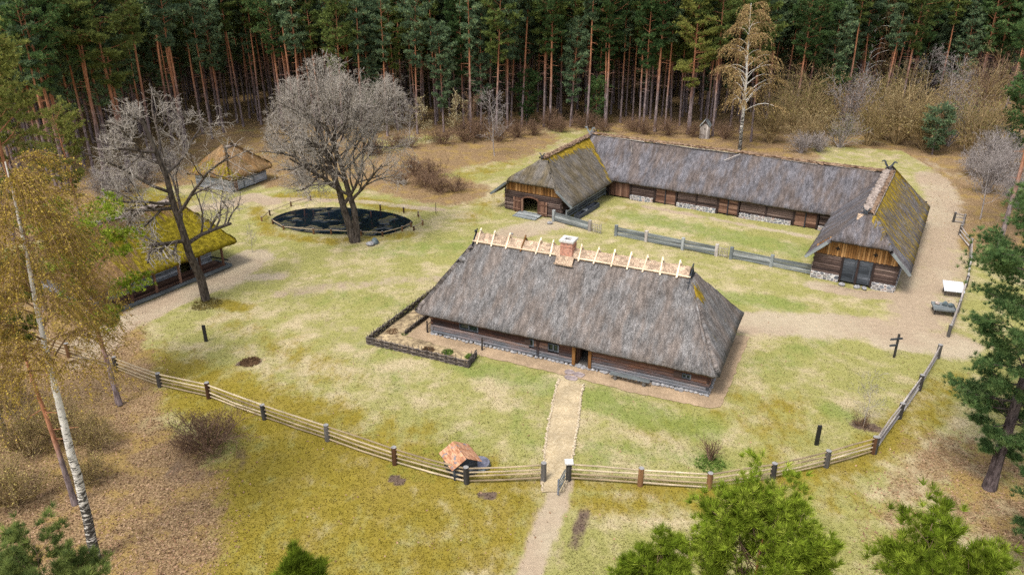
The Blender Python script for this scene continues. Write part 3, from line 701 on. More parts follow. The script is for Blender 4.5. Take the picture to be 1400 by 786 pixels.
mb = MB(2); mb.box(.15, HL - .15, .15, HD - .15, .05, .2); mb.build('floor', M['post_dark'], hs_)
add_roof('roof', hs_, M['thatch_old'], .34, x0=-1.0, x1=23.2, y0=-.68, y1=10.23, ze=2.08, zr=7.6, L=(1.9, None, 6.75), R=(19.75, None, 6.75), seed=1, bev=.5,
         mossf=lambda p, n: .85 * max(0, 1 - math.hypot((p.x - 20.3) / 1.0, (p.y - 4.0) / 1.3, (p.z - 6.0) / 1.5)) + (.25 if n.x < -.3 else 0))
yc = (10.3 - .75) / 2
for xr, s in ((1.9, -1), (19.75, 1)):
    mb = MB(3)
    for k in range(7):
        t = (k - 3) / 3.5; zt = 7.55 - abs(t) * .85
        mb.bar((xr + s * .06, yc + t * .95, 6.6), (xr + s * .06, yc + t * .95, zt), .24, .05, up=(0, 1, 0))
    for k in (-1, 1): mb.bar((xr + s * .14, yc + k * 1.2, 6.35), (xr + s * .14, yc - k * .22, 7.95), .16, .06, up=(1, 0, 0))
    mb.build('gable_board', M['board_dark'], hs_)
mb = MB(31)
for s in (-1, 1):
    sl = (7.6 - 1.95) / (yc + .75)
    for i in range(46):
        x = 1.9 + (19.75 - 1.9) * i / 46; x2 = 1.9 + (19.75 - 1.9) * (i + 1) / 46; g = R0.uniform(-.03, .03)
        y_lo = yc + s * .66; z_lo = 7.6 - .66 * sl + .15
        mb.bar(((x + x2) / 2, yc, 7.66 + g), ((x + x2) / 2, y_lo, z_lo + g * .3), x2 - x + .01, .18 + g, up=(0, 0, 1), tone=R0.random())
mbr = mb.build('ridge_cover', M['straw'], hs_)
mb = MB(4); mb.rod((1.75, yc - .66, 7.18), (9.1, yc - .66, 7.18), .05); mb.rod((10.95, yc - .66, 7.18), (19.9, yc - .66, 7.18), .05); mb.rod((1.75, yc + .66, 7.18), (19.9, yc + .66, 7.18), .05)
mb.build('ridge_batten', M['pole_pale'], hs_)
for i, x in enumerate([2.25, 3.55, 4.9, 6.25, 7.6, 8.75, 11.15, 12.5, 13.85, 15.15, 16.4, 17.65, 18.95]):
    mb = MB(100 + i); j = R0.uniform(-.06, .06)
    for s in (-1, 1): mb.bar((x + s * .07 + j, yc + s * .80, 7.0), (x + s * .06 - j, yc - s * .22, 8.06), .11, .10, up=(0, 0, 1), tone=.1 if (i == 3) else R0.uniform(.4, 1.))
    mb.build('ridge_peg', M['pole_pale'] if i != 3 else M['board_orange'], hs_)
cx, cy = 10.05, yc - .2
mb = MB(5)
for (a, b) in (((-.5, -.5), (.5, -.5)), ((.5, -.5), (.5, .5)), ((.5, .5), (-.5, .5)), ((-.5, .5), (-.5, -.5))):
    p, q = Vector((cx + a[0], cy + a[1], 0)), Vector((cx + b[0], cy + b[1], 0))
    u0 = R0.random() * 3
    mb.poly([(p.x, p.y, 6.4), (q.x, q.y, 6.4), (q.x, q.y, 8.35), (p.x, p.y, 8.35)], [(u0, 6.4), (u0 + 1, 6.4), (u0 + 1, 8.35), (u0, 8.35)])
for a, b, c, d in ((-.6, .6, -.6, -.26), (-.6, .6, .26, .6), (-.6, -.26, -.26, .26), (.26, .6, -.26, .26)): mb.box(cx + a, cx + b, cy + c, cy + d, 8.352, 8.52, mi=1)
mb.box(cx - .5, cx + .5, cy - .5, cy + .5, 7.9, 7.95, mi=2)
mb.build('chimney', [M['brick'], M['cement'], M['void']], hs_)
mb = MB(6)
for k in range(6): mb.bar((cx - .62 + k * .24, cy - .5, 7.2), (cx - .62 + k * .24, cy - 1.05, 6.62), .235, .12, tone=R0.uniform(.3, .8))
mb.bar((cx - .8, cy - 1.05, 6.68), (cx + .8, cy - 1.05, 6.68), .1, .1)
mb.build('chimney_apron', M['straw'], hs_)
dr_ = MB(7)
dr_.bar((12.5, -.1, .22), (12.5, -.1, 2.05), .24, .26, up=(0, 1, 0)); dr_.bar((13.8, -.1, .22), (13.8, -.1, 2.05), .24, .26, up=(0, 1, 0)); dr_.box(12.3, 14.0, -.2, .05, 1.98, 2.16)
do = MB(8).build if False else None
dmb = MB(8)
for k in range(5): dmb.bar((12.66 + .02, .2 + k * .22, .25), (12.66 + .02, .2 + k * .22, 1.93), .2, .06, up=(1, 0, 0))
door = dmb.build('door', M['board_brown'], hs_)
dr_.build('door_frame', M['board_orange'], door)
for (s0, s1, za, zb) in WINS:
    mb = MB(9); mid = (s0 + s1) / 2
    for x in ((s0 + .04), (s1 - .04)) + ((mid,) if s1 - s0 > .6 else ()): mb.bar((x, -.09, za), (x, -.09, zb), .09, .1, up=(0, 1, 0))
    mb.box(s0 + .08, s1 - .08, -.14, -.04, za, za + .08); mb.box(s0 + .08, s1 - .08, -.14, -.04, zb - .08, zb)
    wnd = mb.build('window', M['board_dark'], hs_)
    mb = MB(10); mb.box(s0, s1, -.03, -.01, za, zb); mb.build('pane', M['glass'], wnd)
for x0_, x1_ in ((8.4, 8.9), (20.2, 20.78)):
    mb = MB(11); mb.box(x0_, x1_, -.17, -.12, 1.1, 1.55); mb.build('shutter', M['log_barn'], hs_)

bench = thing('bench', 'low grey plank bench against the front of the log farmhouse', 'bench', (*loc2w(HOUSE, 17.1, -.62), .05), HOUSE[2])
mb = MB(1); mb.box(-1.5, 1.5, -.2, .2, .42, .49); mb.build('seat', M['board_grey'], bench)
for x in (-1.1, 1.1): mb = MB(2); mb.rod((x, 0, 0), (x, 0, .418), .15, .14); mb.build('leg', M['post_dark'], bench)
for i, (x, y, sx, sy, nm) in enumerate([(13.0, -1.95, .55, .32, 'broad front'), (12.55, -1.15, .42, .38, 'reddish left'), (13.35, -1.25, .48, .36, 'grey right')]):
    parts = []; bm = bmesh.new(); n = 9
    an = [k * 2 * math.pi / n + R0.uniform(-.2, .2) for k in range(n)]; rs = [R0.uniform(.85, 1.1) for _ in an]
    mb = MB(i); top = [(math.cos(a) * sx * r, math.sin(a) * sy * r, .12) for a, r in zip(an, rs)]; mb.poly(top)
    for k in range(n): a, b = top[k], top[(k + 1) % n]; mb.poly([(a[0] * 1.05, a[1] * 1.05, -.05), (b[0] * 1.05, b[1] * 1.05, -.05), b, a])
    bm.free(); tag(mb.build('step_slab', M['slab'], None, (*loc2w(HOUSE, x, y), .04), HOUSE[2]), '%s flat stone of the doorstep at the head of the sandy path' % nm, 'stepping stone')
# posts of the little garden gate beside the house
for p, lab in (((4.95, -.75), 'dark weathered stake standing by the farmhouse wall at the garden gap'), ((-.5, -.05), 'dark stake under the left eave corner of the farmhouse')):
    mb = MB(3); mb.rod((0, 0, -.1), (0, 0, 1.15), .08, .06); mb.rod((0.02, 0, .8), (.25, .06, 1.0), .03); tag(mb.build('stake', M['wattle'], None, (*loc2w(HOUSE, *p), 0)), lab, 'stake')

# ---- wattle fences of the kitchen garden
def wattle(a, b, lab, h=.62, step=.42, seed=0):
    a, b = Vector(a), Vector(b); d = b - a; L = d.length; rz = math.atan2(d.y, d.x)
    t = thing('wattle_fence', lab, 'fence', (a.x, a.y, 0), rz); rr = random.Random(seed); n = int(L / step)
    st = [(i + .5) * L / n for i in range(n)]
    for x in st:
        mb = MB(rr.random()); mb.rod((x, 0, -.1), (x + rr.gauss(0, .05), rr.gauss(0, .05), h + rr.uniform(.12, .4)), .035, .022, 6); mb.build('stake', M['wattle'], t)
    mb = MB(seed)
    for k in range(13):
        z = .06 + h * k / 12.5; ph = k % 2
        pts = [Vector((-.05, 0, z))] + [Vector((x, .065 * (1 if (i + ph) % 2 else -1), z + rr.gauss(0, .02))) for i, x in enumerate(st)] + [Vector((L + .05, 0, z))]
        mb.path_rod(pts, rr.uniform(.024, .034), 5)
    mb.build('woven_rods', M['wattle'], t); return t
wattle(loc2w(HOUSE, -3.95, 8.2), loc2w(HOUSE, -4.05, -3.68), 'long dark wattle fence on the far left side of the kitchen garden', .62, .45, 1)
wattle(loc2w(HOUSE, -4.05, -3.7), loc2w(HOUSE, 5.2, -3.72), 'dark woven wattle fence along the front of the kitchen garden', .62, .42, 2)
wattle(loc2w(HOUSE, 5.25, -3.7), loc2w(HOUSE, 5.05, -1.9), 'short wattle fence closing the right end of the kitchen garden', .62, .4, 3)
wattle(loc2w(HOUSE, -1.9, 3.2), loc2w(HOUSE, -1.95, -1.2), 'low open wattle fence beside the left wall of the farmhouse', .45, .4, 4)

# ---- barns round the courtyard
def gable_front(t, W0, W1, door, zeave, zlog, zh, yofs, stone=.0, arch=False, seed=0, doors=True, fx=0.):
    """front end wall in the plane x = fx, from y=W0 to y=W1: logs, then vertical boards up to the half hip"""
    mb = MB(seed)
    log_wall(mb, (fx, W0), (fx, W1), stone + .1, zlog, .22, .24, [(door[0] - W0, door[1] - W0, 0, door[2])], .18)
    return mb
def frame_of(name, lab, F_): return thing(name, lab, 'barn', (F_[0], F_[1], 0), F_[2])

# left barn: ridge runs along local y, so build it in a frame turned by 90 degrees
LBF = (*loc2w(LB, 7.5, 0), LB[2] + math.pi / 2)     # x along the ridge, y from right wall to left wall
lb = thing('barn', 'left thatched barn of the courtyard with an open arched doorway and orange gable boards', 'barn', (LBF[0], LBF[1], 0), LBF[2])
mb = MB(11); dY = (2.95, 5.15)
log_wall(mb, (0, 0), (0, 7.5), .1, 2.75, .22, .25, [(dY[0], dY[1], 0, 2.0)], .18)
log_wall(mb, (0, 0), (19, 0), .1, 2.3, .22, .25, [], .18); log_wall(mb, (0, 7.5), (19, 7.5), .1, 2.3, .22, .25, [], .18); log_wall(mb, (19, 0), (19, 7.5), .1, 2.5, .22, .25)
mb.build('wall', M['log_barn'], lb)
mb = MB(12)
for k in range(34):
    y = .12 + k * .216; z1 = min(4.05, 2.3 + .79 * (min(y, 7.5 - y) + 1.75) * .75)
    mb.bar((-.16, y, 2.62), (-.16, y, z1), .19, .05, up=(1, 0, 0))
mb.build('gable_board', M['board_orange'], lb)
def lb_moss(p, n):
    near_ridge = max(0, 1 - abs(p.z - 6.1) / 1.5); val = max(0, 1 - abs(p.x - (12.07 + .752 * p.y) + .45) / .9)
    band = max(0, 1 - abs((p.x + p.y * .7) - 13.6) / .7) * .5
    return ((1.5 * max(0, 1 - (6.4 - p.z) / 1.25) * (.5 + p.x / 22) + .75 * val + band + .06) if p.y < 3.7 else .12) if p.x > 2 else 0.
add_roof('roof', lb, M['thatch_moss'], .3, x0=-.75, x1=20.5, y0=-1.75, y1=9.25, ze=2.1, zr=6.4, L=(2.3, 3.75, 6.0), R=(17.5, None, 6.4), seed=2, mossf=lb_moss, bev=.4)
ridge_roll('ridge_cover', lb, M['ridge_moss'], [(2.0, 3.75, 6.36), (10, 3.75, 6.42), (16.5, 3.75, 6.5)], .34, 4)
finial('finial', lb, (2.05, 3.75, 6.5), True, .55, M['board_dark'], 1); finial('finial', lb, (15.2, 3.75, 6.75), True, .95, M['board_grey'], 2)
for s in (0, 1):
    mb = MB(13 + s); y0_ = -1.75 if s == 0 else 9.25; y1_ = .35 if s == 0 else 7.15
    mb.bar((-.8, y0_, 1.9), (-.8, y1_, 3.55), .06, .26, up=(0, 0, 1)); mb.build('barge_board', M['board_grey'], lb)
dmb = MB(14)   # arched frame
for y in dY: dmb.bar((-.1, y, 0), (-.1, y, 1.75), .2, .24, up=(1, 0, 0))
arc = [((dY[0] + dY[1]) / 2 + math.cos(a) * 1.1, 1.7 + math.sin(a) * .42) for a in np.linspace(0, math.pi, 9)]
for (a, b), (c, d) in zip(arc[:-1], arc[1:]): dmb.bar((-.1, a, b), (-.1, c, d), .2, .22, up=(1, 0, 0), tone=.4)
dmb.build('door_frame', M['board_brown'], lb)
for y0_, m_, sd_ in ((5.3, 'board_brown', 1), (1.75, 'board_brown', 2)):
    mb = MB(sd_)
    for k in range(5): mb.bar((-.24 - .03 * (k % 2), y0_ + .1 + k * .21, .12), (-.24 - .03 * (k % 2), y0_ + .1 + k * .21, 1.85), .2, .05, up=(1, 0, 0))
    mb.box(-.34, -.28, y0_, y0_ + 1.05, .4, .52); mb.box(-.34, -.28, y0_, y0_ + 1.05, 1.4, 1.52)
    mb.build('door', M[m_], lb)
mb = MB(15)
for k in range(8): mb.bar((-.12 - k * .245, 2.4, .16 - k * .012), (-.12 - k * .245, 5.5, .16 - k * .012), .235, .1)
tag(mb.build('plank_ramp', M['board_grey'], None, (LBF[0], LBF[1], 0), LBF[2]), 'grey plank ramp in front of the open arched barn doorway', 'ramp')
# long barn
lg = thing('barn', 'long thatched barn across the back of the courtyard with white stone wall panels', 'barn', (*loc2w(LB, 7.5, 11.5), 0), LB[2])
mb = MB(21)
DOORS = [(7.2, 9.95), (15.1, 17.6), (23.9, 26.5)]; STP = [(4.0, 7.0), (10.1, 14.95), (17.8, 23.7)]
log_wall(mb, (.2, 0), (29.0, 0), .55, 2.5, .22, .25, [(a, b, 0, 2.05) for a, b in DOORS] + [(.9, 3.9, 0, 2.5)], 0)
log_wall(mb, (0, 7.5), (29, 7.5), .1, 2.5, .22, .25)
for x in sorted([d for ab in DOORS for d in ab] + [1.0, 3.95, 12.5, 20.8, 28.7]): mb.bar((x, -.09, .0), (x, -.09, 2.3), .2, .2, up=(0, 1, 0), tone=.05)
mb.build('wall', M['log_barn'], lg)
for a, b in STP + [(26.7, 29.0)]:
    mb = MB(22); mb.bar((a, -.06, .28), (b, -.06, .28), .42, .62, ch=.1); mb.build('stone_panel', M['stonewall'], lg)
for a, b in DOORS:
    for (c, d) in ((a + .12, (a + b) / 2 - .05), ((a + b) / 2 + .05, b - .12)):
        mb = MB(c); n = 8
        for k in range(n): mb.box(c, d, -.08, -.02, .2 + k * .23, .2 + k * .23 + .222)
        mb.build('door', M['board_brown'], lg)
    mb = MB(a); mb.bar(((a + b) / 2, -.1, 0), ((a + b) / 2, -.1, 2.1), .12, .16, up=(0, 1, 0), tone=.05); mb.build('door_post', M['board_dark'], lg)
mb = MB(23)
for k in range(15): mb.bar((1.02 + k * .2, -.05, .15), (1.02 + k * .2, -.05, 2.5), .19, .06, up=(0, 1, 0))
mb.build('board_panel', M['board_brown'], lg)
add_roof('roof', lg, M['thatch_barn'], .3, x0=-7.2, x1=34.5, y0=-.65, y1=8.1, ze=2.2, zr=6.75, L=(-3.2, None, 6.75), R=(32.2, None, 6.75), seed=3, sag=.07, bev=.3,
         mossf=lambda p, n: .28 * max(0, 1 - (6.6 - p.z) / 1.1))
pts = [(-3.4, 3.725, 6.8), (5, 3.725, 6.7), (15, 3.725, 6.78), (24, 3.725, 6.68), (32.2, 3.725, 6.75)]
ridge_roll('ridge_cover', lg, M['ridge_moss'], pts, .30, 5)
mb = MB(24)
for a, b, z in ((-2, 4, .02), (4.5, 12, .05), (11, 15.5, .0), (16, 25, .08), (26, 31, .03)): mb.rod((a, 3.46 + z, 6.62), (b, 3.42 - z, 6.6 - z * .5), .05)
mb.rod((16.2, 3.2, 6.66), (14.6, 2.45, 5.85), .05); mb.rod((2.2, 3.2, 6.5), (3.0, 2.0, 5.35), .035)
mb.build('ridge_pole', M['rail_grey'], lg)
# right barn
rb = thing('barn', 'right thatched barn of the courtyard with yellow moss streaks and a stone footed double door', 'barn', (RB[0], RB[1], 0), RB[2])
mb = MB(31); log_wall(mb, (0, 0), (0, 7.2), .62, 2.75, .22, .24, [(1.95, 4.7, 0, 2.35)], .16)
log_wall(mb, (0, 0), (21.0, 0), .62, 2.5, .22, .24, [], .16); log_wall(mb, (0, 7.2), (21.0, 7.2), .62, 2.5, .22, .24); log_wall(mb, (21, 0), (21, 7.2), .62, 2.5, .22, .24)
for y in (1.95, 3.3, 4.7): mb.bar((-.1, y, .1), (-.1, y, 2.6), .2, .2, up=(1, 0, 0), tone=.02)
mb.build('wall', M['log_barn'], rb)
for a, b in ((-.12, 1.85), (4.8, 7.32)):
    mb = MB(32); mb.bar((-.03, a, .27), (-.03, b, .27), .44, .72, ch=.1); mb.build('stone_footing', M['stonewall'], rb)
mb = MB(33); mb.bar((.2, .0, .27), (21, .0, .27), .42, .72, ch=.1); mb.build('stone_footing', M['stonewall'], rb)
for c, d in ((2.06, 3.2), (3.4, 4.6)):
    mb = MB(c)
    for k in range(9): mb.box(-.1, -.03, c, d, .18 + k * .26, .18 + k * .26 + .25)
    mb.bar((-.12, c + .15, .3), (-.12, c + .15, 2.3), .1, .04, up=(1, 0, 0)); mb.build('door', M['board_dark'], rb)
mb = MB(34)
for k in range(35):
    y = .1 + k * .206; z1 = min(4.35, 2.55 + 1.0 * (min(y, 7.2 - y) + 1.0) * .85)
    mb.bar((-.18, y, 2.62 - .05 * (k % 2)), (-.18, y, z1), .18, .05, up=(1, 0, 0))
mb.build('gable_board', M['board_orange'], rb)
for y in (2.0, 5.3):
    mb = MB(5); mb.box(-.215, -.208, y - .2, y + .2, 3.25, 3.4); mb.box(-.218, -.211, y - .07, y + .07, 3.12, 3.55); mb.build('cross_opening', M['void'], rb)
def rb_moss(p, n):
    if p.y < 3.1: return .60 + .30 * max(0, 1 - (6.6 - p.z) / 1.5) - .25 * max(0, (2.0 - p.x) / 2)
    return .02
add_roof('roof', rb, M['thatch_barn'], .3, x0=-.9, x1=21.4, y0=-1.2, y1=8.0, ze=2.4, zr=6.85, L=(1.5, 4.15, 6.3), R=(18.2, None, 6.85), seed=4, mossf=rb_moss, bev=.35)
ridge_roll('ridge_cover', rb, M['ridge_pale'], [(1.4, 3.72, 6.78), (18.2, 3.72, 6.78)], .36, 7)
ridge_roll('ridge_moss', rb, M['ridge_moss'], [(1.4, 3.22, 6.66), (18.2, 3.22, 6.66)], .26, 8)
mb = MB(36); mb.rod((1.3, 2.93, 6.62), (18.3, 2.93, 6.62), .05); mb.build('ridge_pole', M['rail_grey'], rb)
mb = MB(37)
for k in range(6): mb.bar((.95 + .02 * k, 3.1 + k * .22, 6.0), (1.42, 3.1 + k * .22, 6.5), .21, .12, tone=.5)
mb.build('straw_patch', M['straw'], rb)
finial('finial', rb, (1.25, 3.65, 6.75), True, .6, M['board_dark'], 3); finial('finial', rb, (18.1, 3.65, 6.95), True, 1.0, M['board_dark'], 4)
for y0_, y1_ in ((-1.2, .6), (8.0, 6.2)): mb = MB(35); mb.bar((-.95, y0_, 2.2), (-.95, y1_, 4.0), .06, .26, up=(0, 0, 1)); mb.build('barge_board', M['board_grey'], rb)
for i, (y, lab) in enumerate(((2.35, 'rounded stone at the right foot of the double barn door'), (3.0, 'flat stone before the middle of the double barn door'), (4.3, 'broad stone at the left foot of the double barn door'))):
    parts = []; pebble(parts, (0, 0, .1), R0.uniform(.25, .34), R0, .6)
    tag(link('boulder', np_mesh('boulder', parts, [M['stone']]), None, (*loc2w(RB, -.75, y), 0)), lab, 'stone')

# ---- left shed with porch
ls = thing('log_shed', 'open fronted log shed with moss covered thatch and timber porch', 'shed', (LS[0], LS[1], 0), LS[2])
mb = MB(41); log_wall(mb, (.3, 2.3), (12.9, 2.3), .25, 2.6, .22, .26, [(9.0, 10.2, 0, 1.95)], .1)
log_wall(mb, (.3, 2.3), (.3, 10), .25, 2.6, .22, .26); log_wall(mb, (12.9, 2.3), (12.9, 10), .25, 2.6, .22, .26); log_wall(mb, (.3, 10), (12.9, 10), .25, 2.6, .22, .26)
mb.build('wall', M['log_grey'], ls)
mb = MB(42)
for k in range(9): mb.bar((-.2, .3 + k * .24, .2), (13.4, .3 + k * .24, .2), .235, .06)
mb.build('porch_floor', M['board_brown'], ls)
mb = MB(43); mb.bar((-.4, 0, .18), (13.5, 0, .18), .3, .3, ch=.3); mb.bar((13.35, .2, .18), (13.35, 2.2, .18), .26, .26, ch=.3); mb.bar((-.3, .2, .18), (-.3, 2.2, .18), .26, .26, ch=.3); mb.build('sill_log', M['board_grey'], ls)
for x in (.3, 2.75, 5.2, 7.75, 10.1, 12.7): mb = MB(x); mb.bar((x, .12, .33), (x, .12, 2.35), .2, .2, up=(1, 0, 0), ch=.3); mb.build('post', M['board_brown'], ls)
mb = MB(44); mb.bar((-.3, .12, 2.45), (13.6, .12, 2.45), .22, .22); mb.bar((13.3, .1, .75), (12.9, 2.2, .75), .12, .12); mb.build('beam', M['board_dark'], ls)
add_roof('roof', ls, M['thatch_green'], .3, x0=-.9, x1=14.2, y0=-.45, y1=11.1, ze=2.55, zr=6.55, L=(1.9, None, 6.55), R=(11.6, None, 6.55), seed=5, sag=.10, bev=.4,
         mossf=lambda p, n: .62 + .35 * min(1, max(0, (p.x - 3) / 5)) - .55 * max(0, (p.z - 5.2) / 1.3) - (.5 if p.x < 2.5 else 0))
ridge_roll('ridge_cover', ls, M['ridge_pale'], [(1.8, 5.3, 6.5), (6, 5.3, 6.45), (11.7, 5.3, 6.5)], .36, 9)
# ---- small hut behind the bare tree
ht = thing('log_hut', 'small grey log hut with pyramid moss thatch behind the bare trees', 'hut', (HUT[0], HUT[1], 0), HUT[2])
mb = MB(51); log_wall(mb, (0, 0), (6.3, 0), .15, 2.2, .2, .26, [(.35, 1.0, 0, 1.9)], .15); log_wall(mb, (0, 0), (0, 6), .15, 2.2, .2, .26, [], .15); log_wall(mb, (6.3, 0), (6.3, 6), .15, 2.2, .2, .26); log_wall(mb, (0, 6), (6.3, 6), .15, 2.2, .2, .26)
for x in (2.1, 3.9): mb.bar((x, -.13, .1), (x, -.13, 2.1), .16, .08, up=(0, 1, 0), tone=.1)
mb.build('wall', M['log_grey'], ht)
mb = MB(52)
for k in range(3): mb.bar((.47 + k * .21, -.05, .1), (.47 + k * .21, -.05, 1.88), .2, .05, up=(0, 1, 0))
mb.build('door', M['board_brown'], ht)
add_roof('roof', ht, M['thatch_green'], .3, x0=-.8, x1=7.1, y0=-.75, y1=6.75, ze=1.95, zr=5.0, L=(2.3, None, 5.0), R=(4.1, None, 5.0), seed=6, sag=.09, bev=.4,
         mossf=lambda p, n: .42 + .35 * max(0, 1 - abs(p.x - .2) / 1.2) - .2 * (p.z - 2.5) / 2.5)
mb = MB(53)
for k in range(5): mb.bar((2.0 + k * .55, 3.0, 5.0), (2.0 + k * .55 + .5, 2.98, 5.02), .5, .2, tone=.6)
mb.build('ridge_cover', M['ridge_pale'], ht)

# ---- outhouse at the forest edge
oh = thing('outhouse', 'narrow grey wooden outhouse with a shingled gable roof at the forest edge', 'outhouse', (*G(963, 189)[:2], 0), math.radians(-20))
mb = MB(61)
for k in range(6): mb.bar((-.75 + .125 + k * .25, -.75, 0), (-.75 + .125 + k * .25, -.75, 2.1 + (.35 if k in (2, 3) else .15 if k in (1, 4) else 0)), .24, .05, up=(0, 1, 0))
mb.box(-.77, -.72, -.72, .75, 0, 2.1); mb.box(.72, .77, -.72, .75, 0, 2.1); mb.box(-.7, .7, .7, .75, 0, 2.1); mb.build('wall', M['rail_grey'], oh)
mb = MB(62)
for s in (-1, 1): mb.bar((s * .5, -.98, 2.52), (s * .5, .95, 2.52), .06, 1.2, up=(s * .66, 0, .75) if False else (-s * .62, 0, .78))
mb.build('roof', M['board_grey'], oh)
mb = MB(63); mb.box(-.08, .08, -.79, -.777, 1.55, 1.75); mb.build('vent', M['void'], oh)

# ---- well house by the front fence and round well lid
wh = thing('well_house', 'tiny plank well house with a rusty metal gable roof beside the front fence', 'well house', (*G(630, 643)[:2], 0), math.radians(28))
mb = MB(71)
for k in range(5): z = .02 + k * .2; mb.box(-.72, .72, -.8, -.74, z, z + .195); mb.box(-.72, .72, .74, .8, z, z + .195); mb.box(-.78, -.725, -.8, .8, z, z + .195); mb.box(.725, .78, -.8, .8, z, z + .195)
for s in (-.77, .77): mb.poly([(-.72, s, 1.0), (.72, s, 1.0), (0, s, 1.42)])
mb.build('wall', M['board_dark'], wh)
mb = MB(72)
for s in (-1, 1):
    q = [Vector((0, -1.0, 1.56)), Vector((0, 1.0, 1.56)), Vector((s * 1.0, 1.0, .98)), Vector((s * 1.0, -1.0, .98))]
    for a in range(5):
        y0_, y1_ = -1.0 + a * .4, -1.0 + (a + 1) * .4
        mb.bar((s * .02, (y0_ + y1_) / 2, 1.56 + .012 * (a % 2)), (s * 1.0, (y0_ + y1_) / 2, 1.0 + .012 * (a % 2)), .41, .025)
mb.build('roof', M['rust'], wh)
wlid = thing('well_cover', 'round dark metal well cover on stones beside the rusty roofed well house', 'well cover', (*G(656, 637)[:2], 0))
parts = []
for k in range(11): a = k * 2 * math.pi / 11; pebble(parts, (math.cos(a) * .52, math.sin(a) * .52, .12), .17, R0, .9)
link('stone_ring', np_mesh('stone_ring', parts, [M['stone_dark']]), wlid)
mb = MB(73); mb.rod((0, 0, .24), (0, 0, .32), .62, .62, 24); mb.build('lid', M['metal'], wlid)

# ------------------------------------------------------------------ fences
def rail_fence(name, label, pix, ztops, post_mats, rail_mat, h=1.25, nrail=4, r=.17, rr=.06, cat='fence', z0=.2, seed=0):
    P = [G(*p) for p in pix]; o = P[0]
    t = thing(name, label, cat, (o.x, o.y, 0)); q = random.Random(seed)
    for i, p in enumerate(P):
        mb = MB(q.random()); d = p - o; hh = h * q.uniform(.95, 1.05)
        mb.rod((d.x, d.y, -.2), (d.x + q.gauss(0, .02), d.y, hh), r * 1.05, r, 12, capmi=1)
        pm = post_mats[i % len(post_mats)] if isinstance(post_mats, (list, tuple)) else post_mats
        mb.build('post', [M[pm], M['endgrain']], t)
    for a, b in zip(P[:-1], P[1:]):
        a, b = a - o, b - o; d = (b - a).normalized(); nn = Vector((-d.y, d.x, 0))
        for k in range(nrail):
            z = z0 + (h - .12 - z0) * k / (nrail - 1); mb = MB(q.random())
            A = a + d * r * .6 + Vector((0, 0, z + q.gauss(0, .02))); B = b - d * r * .6 + Vector((0, 0, z + q.gauss(0, .02))); mid = (A + B) / 2 + Vector((0, 0, q.gauss(-.02, .03))) + nn * q.gauss(0, .02)
            tn = q.random(); mb.rod(A, mid, rr * q.uniform(.9, 1.1), rr * .95, 7, tn); mb.rod(mid, B, rr * .95, rr * q.uniform(.7, .9), 7, tn)
            mb.build('rail', M[rail_mat], t)
    return t
rail_fence('rail_fence', 'long pole rail fence with stout brown posts left of the front gate', [(743, 656), (638, 661), (540, 634), (448, 602), (362, 573), (286, 544), (219, 529), (160, 507), (95, 488), (30, 468)], 0, ['post_dark', 'post_dark', 'post_brown'], 'rail_wood', seed=1)
rail_fence('rail_fence', 'pole rail fence with round posts right of the front gate', [(777, 656), (875, 663), (969, 669), (1056, 655), (1129, 638), (1194, 619)], 0, ['post_dark', 'post_brown', 'post_brown', 'post_dark'], 'rail_wood', seed=2)
rail_fence('rail_fence', 'pale rail fence climbing from the bend to the dirt track on the right', [(1195, 619), (1229, 571), (1256, 533), (1281, 490)], 0, ['post_dark'], 'rail_grey', seed=3)
rail_fence('rail_fence', 'zigzag old rail fence right of the mossy barn', [(1296, 461), (1309, 427), (1320, 393), (1325, 365), (1326, 340), (1311, 322), (1317, 306), (1303, 304)], 0, ['post_dark'], 'rail_grey', h=1.2, nrail=3, r=.13, rr=.075, seed=4)
# front gate, standing open
ga = G(777, 657); gt = thing('gate', 'small open wooden gate at the end of the sandy path', 'gate', (ga.x - .18, ga.y - .05, 0), math.radians(-112))
mb = MB(1)
for k in range(4): mb.bar((.1, 0, .25 + k * .24), (1.35, 0, .25 + k * .24), .04, .09)
mb.bar((.12, .04, .9), (1.3, .04, .3), .03, .08); mb.build('gate_leaf', M['board_grey'], gt)
mb = MB(2); mb.bar((1.38, 0, .05), (1.38, 0, 1.15), .09, .09); mb.build('gate_stile', M['board_dark'], gt)
mb = MB(2); mb.box(-.26, .26, -.26, .26, 1.28, 1.36); o = mb.build('post_cap', M['cement'], None, (ga.x, ga.y, 0)); o.parent = bpy.data.objects['rail_fence.001']; o.location = (0, 0, .035)

def plank_fence(label, pix, seed, h=1.0):
    P = [G(*p) for p in pix]; o = P[0]; t = thing('plank_fence', label, 'fence', (o.x, o.y, 0), group=None); q = random.Random(seed)
    for p in P:
        mb = MB(q.random()); d = p - o; mb.bar((d.x, d.y, -.1), (d.x, d.y, h + .3), .36, .34, up=(.86, -.5, 0), ch=.3); mb.build('post', M['board_grey' if q.random() > .5 else 'rail_grey'], t)
    for a, b in zip(P[:-1], P[1:]):
        a, b = a - o, b - o; d = (b - a).normalized()
        for k in range(5):
            mb = MB(q.random()); z = .2 + k * .195
            mb.bar(a + d * .15 + Vector((0, 0, z + q.gauss(0, .015))), b - d * .15 + Vector((0, 0, z + q.gauss(0, .015))), .06, .17); mb.build('board', M['board_grey'], t)
    return t
plank_fence('short silver plank fence between the left barn and the open courtyard gate', [(757, 302), (806, 316)], 1)
plank_fence('long silver plank fence across the middle of the courtyard front', [(842, 323), (883, 331), (933, 341), (979, 350)], 2)
plank_fence('silver plank fence joining the right barn of the courtyard', [(999, 354), (1054, 365), (1110, 376)], 3)
